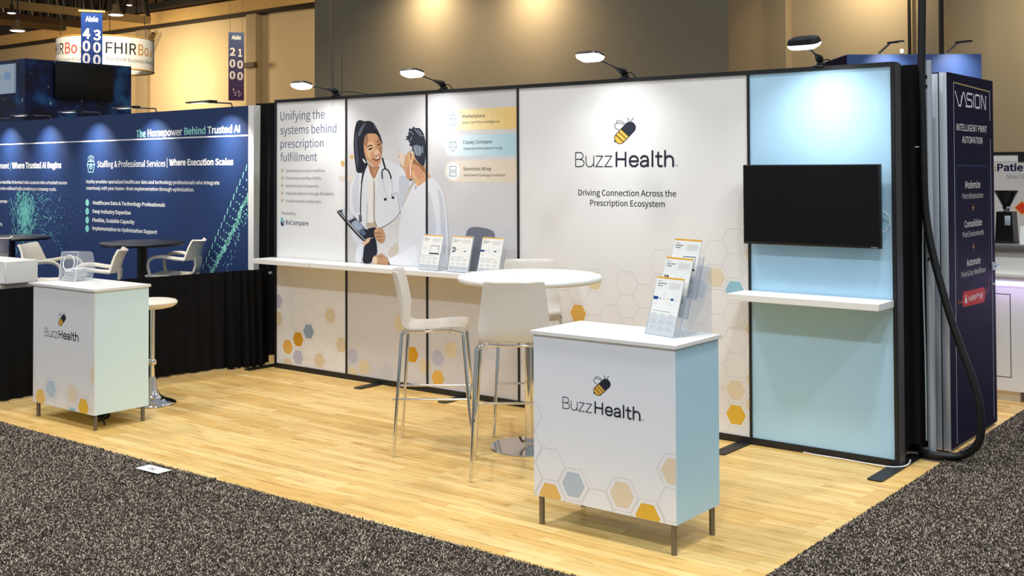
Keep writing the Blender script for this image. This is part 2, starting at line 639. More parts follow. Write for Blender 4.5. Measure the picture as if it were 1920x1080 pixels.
class Surf:
    tick = 0

    def __init__(self, o, ex, ez=(0, 0, 1)):
        self.o, self.ex, self.ez = Vector(o), Vector(ex).normalized(), Vector(ez).normalized()
        self.n = self.ex.cross(self.ez)
        self.n.normalize()

    def p(self, s, z, lay):
        return self.o + self.ex * s + self.ez * z + self.n * (lay * 0.5)

    def poly(self, mb, pts, m, lay):
        ok = [pts[0]]
        for q in pts[1:]:
            if abs(q[0] - ok[-1][0]) + abs(q[1] - ok[-1][1]) > 1e-6:
                ok.append(q)
        if len(ok) < 3:
            return
        tris = tessellate_polygon([[Vector((q[0], q[1], 0)) for q in ok]])
        fs = []
        for a, b, c in tris:
            A, B, C_ = ok[a], ok[b], ok[c]
            cr = (B[0] - A[0]) * (C_[1] - A[1]) - (B[1] - A[1]) * (C_[0] - A[0])
            if abs(cr) < 1e-10:
                continue
            fs.append((a, b, c) if cr > 0 else (a, c, b))
        mb.add([self.p(q[0], q[1], lay) for q in ok], fs, m)

    def rect(self, mb, s0, z0, s1, z1, m, lay):
        self.poly(mb, [(s0, z0), (s1, z0), (s1, z1), (s0, z1)], m, lay)

    def line(self, mb, pts, w, m, lay, closed=False):
        P = [np.array(q, float) for q in pts]
        K = len(P)
        Surf.tick += 1
        for i in range(K if closed else K - 1):
            a, b = P[i], P[(i + 1) % K]
            d = b - a
            L = np.linalg.norm(d)
            if L < 1e-9:
                continue
            d /= L
            n = np.array([-d[1], d[0]]) * w / 2
            e = d * w * 0.3
            self.poly(mb, [tuple(a - n - e), tuple(b - n + e), tuple(b + n + e), tuple(a + n - e)], m, lay + (i % 2) * 0.00003 + (Surf.tick % 12) * 0.00006)

    def stroke(self, mb, pts, w, m, lay):
        """one mitred band along the points, with round ends"""
        P = []
        for q in pts:
            if not P or math.hypot(q[0] - P[-1][0], q[1] - P[-1][1]) > w * 0.02:
                P.append(q)
        P = [np.array(q, float) for q in P]
        A, B = [], []
        for i in range(len(P)):
            d0 = P[i] - P[i - 1] if i else P[1] - P[0]
            d1 = P[i + 1] - P[i] if i < len(P) - 1 else d0
            d0, d1 = d0 / np.linalg.norm(d0), d1 / np.linalg.norm(d1)
            n0, n1 = np.array([-d0[1], d0[0]]), np.array([-d1[1], d1[0]])
            mm = n0 + n1
            mm = mm / max(np.linalg.norm(mm), 1e-6)
            o = mm * (w / 2) * min(1 / max(mm @ n0, 0.2), 2.2)
            A.append(tuple(P[i] - o)); B.append(tuple(P[i] + o))
        n = len(P)
        mb.add([self.p(a[0], a[1], lay) for a in A] + [self.p(b_[0], b_[1], lay) for b_ in B], [(i, i + 1, n + i + 1, n + i) for i in range(n - 1)], m)
        for k, q in enumerate((P[0], P[-1])):
            self.disc(mb, q[0], q[1], w / 2, m, lay + 0.00005 + 0.00005 * k, 14)

    def disc(self, mb, s, z, r, m, lay, n=24, rz=None):
        self.poly(mb, [(s + r * math.cos(2 * PI * k / n), z + (rz or r) * math.sin(2 * PI * k / n)) for k in range(n)], m, lay)

    def ring(self, mb, s, z, r, w, m, lay, n=24, rz=None):
        self.line(mb, [(s + r * math.cos(2 * PI * k / n), z + (rz or r) * math.sin(2 * PI * k / n)) for k in range(n)], w, m, lay, True)

    def text(self, mb, s, rgb, wt, s0, z0, s1, cap, lay):
        off, sh = WT[wt]
        vs, fs = glyphs(s, off, sh)
        if not len(vs):
            return
        w = vs[:, 0].max()
        k = (s1 - s0) / w
        mb.add([self.p(s0 + x * k, z0 + y * cap, lay) for x, y in vs], fs, ink(rgb))


def hexpts(cx, cz, r, a=None):
    return [(cx + r * math.cos(PI / 3 * k), cz + r * math.sin(PI / 3 * k)) for k in range(6)]


def clip(pts, x0, x1, z0=-9, z1=9):
    """Sutherland-Hodgman against a rectangle"""
    def side(P, f, inter):
        out = []
        for i in range(len(P)):
            a, b = P[i - 1], P[i]
            fa, fb = f(a), f(b)
            if fb:
                if not fa:
                    out.append(inter(a, b))
                out.append(b)
            elif fa:
                out.append(inter(a, b))
        return out
    def ix(x):
        return lambda a, b: (x, a[1] + (b[1] - a[1]) * (x - a[0]) / (b[0] - a[0]))
    def iz(z):
        return lambda a, b: (a[0] + (b[0] - a[0]) * (z - a[1]) / (b[1] - a[1]), z)
    P = list(pts)
    for f, it in ((lambda p: p[0] >= x0, ix(x0)), (lambda p: p[0] <= x1, ix(x1)), (lambda p: p[1] >= z0, iz(z0)), (lambda p: p[1] <= z1, iz(z1))):
        if len(P) < 3:
            return []
        P = side(P, f, it)
    return P if len(P) >= 3 else []


def clip_line(a, b, x0, x1, z0, z1):
    t0, t1 = 0.0, 1.0
    dx, dz = b[0] - a[0], b[1] - a[1]
    for p, q in ((-dx, a[0] - x0), (dx, x1 - a[0]), (-dz, a[1] - z0), (dz, z1 - a[1])):
        if abs(p) < 1e-12:
            if q < 0:
                return None
        else:
            t = q / p
            if p < 0:
                t0 = max(t0, t)
            else:
                t1 = min(t1, t)
    if t0 >= t1:
        return None
    return (a[0] + dx * t0, a[1] + dz * t0), (a[0] + dx * t1, a[1] + dz * t1)


# traced print artwork, in metres on its own panel
PEOPLE=[
((196, 205, 198),[(0.931,1.308),(0.98,1.244),(1.031,1.163),(1.069,1.158),(1.035,0.997),(0.932,1.001)]),
((205, 200, 196),[(0.923,1.474),(0.972,1.475),(0.991,1.271),(1.05,1.124),(1.03,0.988),(0.922,0.996)]),
((226, 214, 200),[(0.834,1.747),(1.031,1.747),(1.021,1.7),(0.834,1.706)]),
((214, 176, 110),[(0.85,1.878),(0.894,1.884),(0.91,1.85),(0.884,1.823),(0.858,1.844)]),
((214, 176, 110),[(0.963,1.918),(0.993,1.938),(1.016,1.924),(1.008,1.89),(0.977,1.898)]),
((122, 124, 134),[(2.274,1.249),(2.299,1.324),(2.332,1.347),(2.413,1.353),(2.533,1.338),(2.588,1.309),(2.618,0.993),(2.248,0.973)]),
((222, 223, 230),[(1.051,1.781),(1.118,1.822),(1.195,1.853),(1.374,1.901),(1.503,1.86),(1.594,1.816),(1.657,1.761),(1.701,1.709),(1.737,1.592),(1.629,1.487),(1.575,1.42),(1.428,1.344),(1.317,1.301),(1.302,1.267),(1.301,1.094),(1.278,1.02),(1.03,1.001),(1.088,1.152),(0.991,1.271),(0.962,1.475),(0.969,1.666)]),
((200, 203, 214),[(1.549,1.761),(1.657,1.748),(1.684,1.696),(1.629,1.539),(1.579,1.46),(1.557,1.59)]),
((205, 207, 216),[(1.051,1.775),(1.089,1.788),(1.07,1.585),(1.079,1.423),(1.011,1.448),(0.992,1.638)]),
((232, 228, 222),[(1.195,1.822),(1.242,1.734),(1.271,1.721),(1.303,1.774),(1.346,1.841),(1.302,1.668),(1.27,1.507),(1.302,1.314),(1.165,1.31),(1.194,1.479),(1.181,1.667)]),
((205, 198, 190),[(1.254,1.708),(1.272,1.708),(1.264,1.507),(1.279,1.327),(1.245,1.346),(1.246,1.533)]),
((170, 120, 88),[(1.192,1.867),(1.242,1.826),(1.319,1.829),(1.338,1.839),(1.273,1.731),(1.257,1.725),(1.219,1.769),(1.2,1.818)]),
((196, 142, 104),[(1.242,1.807),(1.304,1.818),(1.273,1.753),(1.257,1.747)]),
((203, 152, 112),[(1.136,2.093),(1.189,2.113),(1.243,2.117),(1.297,2.108),(1.313,2.089),(1.335,2.051),(1.353,2.023),(1.362,1.974),(1.353,1.92),(1.345,1.877),(1.33,1.847),(1.304,1.826),(1.265,1.828),(1.227,1.851),(1.192,1.87),(1.157,1.911),(1.138,1.966),(1.133,2.032)]),
((224, 180, 140),[(1.196,2.042),(1.258,2.052),(1.281,1.997),(1.258,1.943),(1.242,1.911),(1.219,1.889),(1.188,1.911),(1.173,1.955),(1.181,1.999)]),
((212, 160, 120),[(1.2,2.091),(1.243,2.107),(1.293,2.1),(1.296,2.068),(1.258,2.052),(1.204,2.053)]),
((208, 150, 115),[(1.223,1.949),(1.25,1.965),(1.25,1.921),(1.239,1.905),(1.221,1.916)]),
((208, 148, 114),[(1.242,1.867),(1.296,1.872),(1.338,1.888),(1.33,1.85),(1.296,1.834),(1.258,1.84)]),
((160, 118, 90),[(1.127,2.093),(1.189,2.111),(1.195,2.042),(1.165,1.993),(1.13,2.032)]),
((172, 124, 94),[(1.319,1.997),(1.356,2.012),(1.362,1.974),(1.355,1.92),(1.338,1.948),(1.327,1.964)]),
((36, 36, 46),[(1.177,1.996),(1.2,2.012),(1.247,2.014),(1.247,2.005),(1.204,2.003),(1.181,1.989)]),
((36, 36, 46),[(1.296,2.034),(1.312,2.05),(1.331,2.063),(1.322,2.046),(1.3,2.025)]),
((52, 38, 36),[(1.187,1.971),(1.212,1.987),(1.252,1.993),(1.244,1.98),(1.212,1.969)]),
((52, 38, 36),[(1.295,2.005),(1.319,2.023),(1.344,2.03),(1.34,2.017),(1.313,2.005)]),
((226, 190, 160),[(1.262,1.932),(1.273,1.965),(1.296,1.978),(1.334,1.948),(1.319,1.933),(1.288,1.925)]),
((128, 62, 52),[(1.239,1.9),(1.265,1.897),(1.304,1.91),(1.336,1.925),(1.337,1.893),(1.307,1.876),(1.273,1.879),(1.25,1.888)]),
((245, 242, 238),[(1.252,1.899),(1.281,1.897),(1.319,1.913),(1.333,1.917),(1.327,1.9),(1.288,1.89)]),
((203, 152, 112),[(1.079,1.997),(1.111,1.975),(1.136,1.969),(1.138,1.923),(1.118,1.931),(1.095,1.959)]),
((36, 36, 46),[(1.02,2.095),(1.032,2.167),(1.056,2.219),(1.088,2.23),(1.127,2.225),(1.139,2.216),(1.205,2.22),(1.251,2.205),(1.285,2.174),(1.304,2.143),(1.335,2.099),(1.357,2.05),(1.366,2.007),(1.35,2.029),(1.312,2.089),(1.281,2.111),(1.197,2.113),(1.158,2.098),(1.138,2.043),(1.142,1.966),(1.157,1.917),(1.188,1.856),(1.149,1.807),(1.118,1.774),(1.052,1.777),(1.04,1.835),(1.024,1.918),(1.016,2.012)]),
((92, 96, 112),[(1.064,2.094),(1.099,2.16),(1.154,2.205),(1.17,2.196),(1.127,2.153),(1.091,2.085)]),
((92, 96, 112),[(1.251,2.188),(1.274,2.18),(1.297,2.149),(1.285,2.147)]),
((70, 72, 86),[(1.032,2.045),(1.048,2.139),(1.06,2.111),(1.056,2.012),(1.079,1.89),(1.067,1.808),(1.048,1.846)]),
((240, 238, 235),[(1.126,1.901),(1.14,1.895),(1.171,1.862),(1.157,1.858),(1.13,1.881)]),
((36, 36, 46),[(1.181,1.862),(1.145,1.809),(1.124,1.76),(1.112,1.721),(1.103,1.682),(1.12,1.68),(1.129,1.719),(1.14,1.757),(1.161,1.805),(1.196,1.857)]),
((36, 36, 46),[(1.125,1.802),(1.108,1.694),(1.094,1.531),(1.094,1.409),(1.107,1.41),(1.107,1.531),(1.121,1.693),(1.138,1.801)]),
((90, 92, 105),[(1.079,1.416),(1.112,1.417),(1.119,1.363),(1.085,1.348)]),
((36, 36, 46),[(1.352,1.903),(1.37,1.853),(1.389,1.807),(1.408,1.811),(1.389,1.857),(1.372,1.907)]),
((36, 36, 46),[(1.395,1.817),(1.359,1.805),(1.348,1.78),(1.357,1.72),(1.372,1.721),(1.363,1.78),(1.37,1.798),(1.401,1.807)]),
((36, 36, 46),[(1.39,1.808),(1.426,1.793),(1.447,1.762),(1.459,1.722),(1.475,1.725),(1.462,1.765),(1.438,1.801),(1.399,1.818)]),
((190, 190, 200),[(1.467,1.719),(1.481,1.642),(1.467,1.577),(1.472,1.576),(1.487,1.642),(1.473,1.719)]),
((190, 190, 200),[(1.367,1.718),(1.386,1.628),(1.426,1.569),(1.394,1.557),(1.397,1.554),(1.432,1.569),(1.391,1.629),(1.373,1.719)]),
((36, 36, 46),[(1.379,1.562),(1.41,1.566),(1.414,1.546),(1.382,1.543)]),
((36, 36, 46),[(1.469,1.578),(1.499,1.581),(1.502,1.561),(1.473,1.559)]),
((118, 112, 110),[(1.258,1.721),(1.269,1.587),(1.263,1.48),(1.269,1.344),(1.274,1.344),(1.269,1.48),(1.275,1.587),(1.264,1.721)]),
((150, 152, 165),[(1.457,1.588),(1.54,1.611),(1.538,1.614),(1.456,1.591)]),
((100, 104, 125),[(1.318,1.303),(1.43,1.343),(1.531,1.405),(1.581,1.465),(1.576,1.467),(1.527,1.407),(1.427,1.346),(1.315,1.307)]),
((150, 152, 165),[(1.536,1.603),(1.551,1.524),(1.568,1.433),(1.574,1.434),(1.556,1.525),(1.542,1.604)]),
((170, 172, 182),[(1.182,1.532),(1.174,1.398),(1.167,1.317),(1.172,1.317),(1.18,1.398),(1.187,1.532)]),
((190, 170, 150),[(1.17,1.356),(1.22,1.352),(1.269,1.356),(1.294,1.345),(1.294,1.313),(1.17,1.306)]),
((60, 62, 78),[(1.267,1.375),(1.283,1.347),(1.291,1.318),(1.296,1.319),(1.288,1.348),(1.272,1.377)]),
((35, 36, 48),[(1.161,1.297),(1.269,1.318),(1.295,1.31),(1.261,1.283),(1.269,1.242),(1.294,1.196),(1.303,1.086),(1.256,1.072),(1.235,1.007),(1.11,1.004),(1.144,1.161),(1.211,1.193),(1.219,1.252)]),
((226, 226, 230),[(1.052,1.152),(1.123,1.172),(1.146,1.161),(1.119,1.001),(1.028,1.003)]),
((120, 124, 140),[(1.14,1.161),(1.121,1.084),(1.105,1.004),(1.109,1.004),(1.125,1.084),(1.145,1.161)]),
((212, 213, 220),[(0.958,1.309),(1.001,1.28),(1.052,1.235),(1.119,1.19),(1.126,1.171),(1.052,1.149),(1.009,1.198)]),
((26, 27, 33),[(0.798,1.44),(0.818,1.449),(0.933,1.353),(1.14,1.202),(1.171,1.208),(1.171,1.196),(1.128,1.19),(0.924,1.341)]),
((110, 118, 132),[(0.82,1.449),(0.868,1.456),(0.933,1.47),(1.044,1.388),(1.161,1.303),(1.228,1.252),(1.178,1.215),(1.143,1.205),(0.924,1.365)]),
((205, 208, 214),[(0.864,1.455),(0.933,1.468),(1.037,1.394),(0.95,1.365),(0.924,1.372)]),
((40, 44, 56),[(0.958,1.356),(1.039,1.388),(1.052,1.38),(0.975,1.342)]),
((160, 172, 188),[(0.98,1.339),(1.052,1.377),(1.13,1.317),(1.119,1.302),(1.069,1.275)]),
((34, 40, 54),[(1.13,1.299),(1.178,1.295),(1.244,1.241),(1.178,1.217),(1.149,1.21),(1.076,1.271)]),
((88, 104, 128),[(1.086,1.271),(1.132,1.296),(1.17,1.262),(1.136,1.237)]),
((235, 235, 238),[(0.814,1.447),(0.931,1.361),(1.139,1.206),(1.142,1.208),(0.934,1.363),(0.818,1.449)]),
((46, 44, 44),[(0.82,1.448),(0.871,1.456),(0.851,1.429)]),
((222, 184, 150),[(1.119,1.184),(1.161,1.2),(1.19,1.225),(1.217,1.217),(1.211,1.193),(1.169,1.167),(1.132,1.162)]),
((170, 120, 88),[(1.155,1.19),(1.176,1.176),(1.18,1.179),(1.159,1.192)]),
((240, 238, 232),[(1.212,1.215),(1.253,1.226),(1.252,1.229),(1.21,1.218)]),
((192, 146, 110),[(1.259,1.28),(1.286,1.307),(1.32,1.319),(1.367,1.306),(1.388,1.269),(1.396,1.223),(1.375,1.193),(1.334,1.184),(1.295,1.207),(1.273,1.242)]),
((120, 78, 58),[(1.271,1.266),(1.347,1.265),(1.347,1.27),(1.271,1.271)]),
((120, 78, 58),[(1.284,1.235),(1.355,1.235),(1.355,1.24),(1.284,1.24)]),
((120, 78, 58),[(1.297,1.21),(1.357,1.205),(1.358,1.21),(1.298,1.215)]),
((212, 170, 132),[(1.269,1.283),(1.302,1.304),(1.335,1.299),(1.302,1.284),(1.277,1.274)]),
((205, 196, 184),[(1.599,1.523),(1.68,1.67),(1.746,1.712),(1.728,1.644),(1.615,1.48)]),
((226, 226, 232),[(1.737,1.699),(1.772,1.671),(1.843,1.733),(1.93,1.733),(2.007,1.685),(2.058,1.596),(2.083,1.47),(2.102,1.293),(2.108,0.965),(1.761,1.004),(1.437,1.008),(1.431,1.073),(1.455,1.121),(1.556,1.171),(1.547,1.302),(1.593,1.473),(1.629,1.539)]),
((205, 206, 214),[(1.981,1.672),(2.036,1.596),(2.066,1.444),(2.081,1.166),(2.047,1.089),(2.022,1.291),(2.015,1.494)]),
((208, 208, 216),[(1.877,1.671),(1.946,1.493),(1.98,1.289),(1.91,1.108),(1.841,1.31)]),
((206, 192, 176),[(1.437,1.129),(1.505,1.182),(1.547,1.194),(1.559,1.105),(1.437,1.058)]),
((236, 236, 240),[(1.437,1.054),(1.61,1.121),(1.771,1.205),(1.752,1.01),(1.442,1.005)]),
((188, 142, 110),[(1.236,1.01),(1.252,1.072),(1.302,1.081),(1.351,1.101),(1.383,1.086),(1.438,1.049),(1.441,1.005),(1.31,1.002)]),
((228, 196, 168),[(1.25,1.065),(1.293,1.069),(1.31,1.045),(1.303,1.007),(1.237,1.007)]),
((130, 88, 66),[(1.303,1.055),(1.335,1.073),(1.365,1.063),(1.368,1.068),(1.334,1.078),(1.3,1.058)]),
((130, 88, 66),[(1.291,1.044),(1.311,1.01),(1.316,1.012),(1.296,1.046)]),
((60, 56, 54),[(1.431,1.034),(1.444,1.032),(1.446,1.003),(1.438,1.002)]),
((212, 166, 124),[(1.559,1.949),(1.592,1.96),(1.628,1.916),(1.665,1.95),(1.723,1.939),(1.737,1.899),(1.766,1.867),(1.809,1.846),(1.844,1.84),(1.866,1.798),(1.923,1.735),(1.872,1.733),(1.851,1.704),(1.772,1.662),(1.747,1.683),(1.733,1.72),(1.686,1.724),(1.644,1.729),(1.628,1.794),(1.578,1.839),(1.566,1.874)]),
((226, 208, 192),[(1.555,1.949),(1.566,1.959),(1.596,1.96),(1.625,1.927),(1.621,1.884),(1.61,1.826),(1.578,1.839),(1.571,1.868),(1.555,1.895),(1.562,1.917)]),
((206, 148, 114),[(1.665,1.844),(1.701,1.831),(1.766,1.841),(1.809,1.804),(1.851,1.741),(1.794,1.723),(1.737,1.757),(1.722,1.728),(1.646,1.733),(1.634,1.788)]),
((222, 178, 132),[(1.697,1.788),(1.737,1.799),(1.751,1.736),(1.787,1.688),(1.765,1.662),(1.737,1.704)]),
((150, 108, 78),[(1.726,1.899),(1.766,1.862),(1.809,1.841),(1.844,1.833),(1.862,1.767),(1.823,1.788),(1.787,1.83),(1.737,1.846),(1.708,1.846)]),
((212, 212, 216),[(1.548,2.061),(1.57,2.109),(1.629,2.144),(1.68,2.167),(1.738,2.163),(1.796,2.135),(1.838,2.097),(1.859,2.034),(1.809,1.988),(1.694,2.0),(1.698,1.958),(1.665,1.95),(1.628,1.911),(1.614,1.937),(1.592,1.96),(1.559,1.954),(1.544,2.002)]),
((50, 52, 62),[(1.687,2.148),(1.698,2.132),(1.727,2.162),(1.742,2.142),(1.788,2.146),(1.831,2.108),(1.854,2.055),(1.86,1.971),(1.855,1.893),(1.841,1.83),(1.809,1.838),(1.773,1.867),(1.737,1.904),(1.729,1.947),(1.703,1.963),(1.716,1.989),(1.672,2.003),(1.687,2.026),(1.662,2.032),(1.673,2.048),(1.625,2.049),(1.658,2.067),(1.629,2.073),(1.673,2.088),(1.658,2.109),(1.68,2.111),(1.666,2.133)]),
((120, 130, 142),[(1.717,2.0),(1.766,2.007),(1.816,1.987),(1.823,1.945),(1.788,1.914),(1.752,1.915),(1.727,1.952)]),
((160, 168, 178),[(1.729,2.141),(1.786,2.086),(1.837,2.074),(1.839,2.078),(1.79,2.09),(1.733,2.143)]),
((160, 168, 178),[(1.685,2.12),(1.721,2.088),(1.726,2.091),(1.69,2.123)]),
((160, 168, 178),[(1.765,2.129),(1.808,2.096),(1.812,2.099),(1.769,2.132)]),
((160, 168, 178),[(1.735,1.999),(1.756,1.925),(1.762,1.926),(1.741,2.0)]),
((160, 168, 178),[(1.785,1.988),(1.799,1.914),(1.805,1.914),(1.791,1.988)]),
((160, 168, 178),[(1.821,1.998),(1.828,1.935),(1.833,1.935),(1.827,1.998)]),
((160, 168, 178),[(1.699,2.074),(1.684,2.038),(1.69,2.036),(1.705,2.073)]),
((230, 190, 146),[(1.669,1.945),(1.698,1.955),(1.722,1.931),(1.716,1.878),(1.692,1.845),(1.679,1.868),(1.671,1.91)]),
((96, 66, 50),[(1.68,1.945),(1.698,1.936),(1.7,1.894),(1.687,1.877),(1.69,1.91)]),
((245, 242, 235),[(1.687,1.847),(1.682,1.809),(1.687,1.746),(1.697,1.746),(1.691,1.81),(1.696,1.846)]),
((60, 60, 72),[(1.673,1.725),(1.706,1.724),(1.695,1.713),(1.68,1.714)]),
((90, 66, 56),[(1.551,1.911),(1.566,1.918),(1.561,1.906)]),
((100, 70, 60),[(1.57,1.844),(1.581,1.842),(1.577,1.835)]),
((150, 140, 130),[(1.724,1.715),(1.684,1.662),(1.669,1.641),(1.674,1.639),(1.688,1.661),(1.728,1.713)]),
((90, 84, 84),[(1.746,1.672),(1.745,1.641),(1.751,1.641),(1.753,1.672)])]
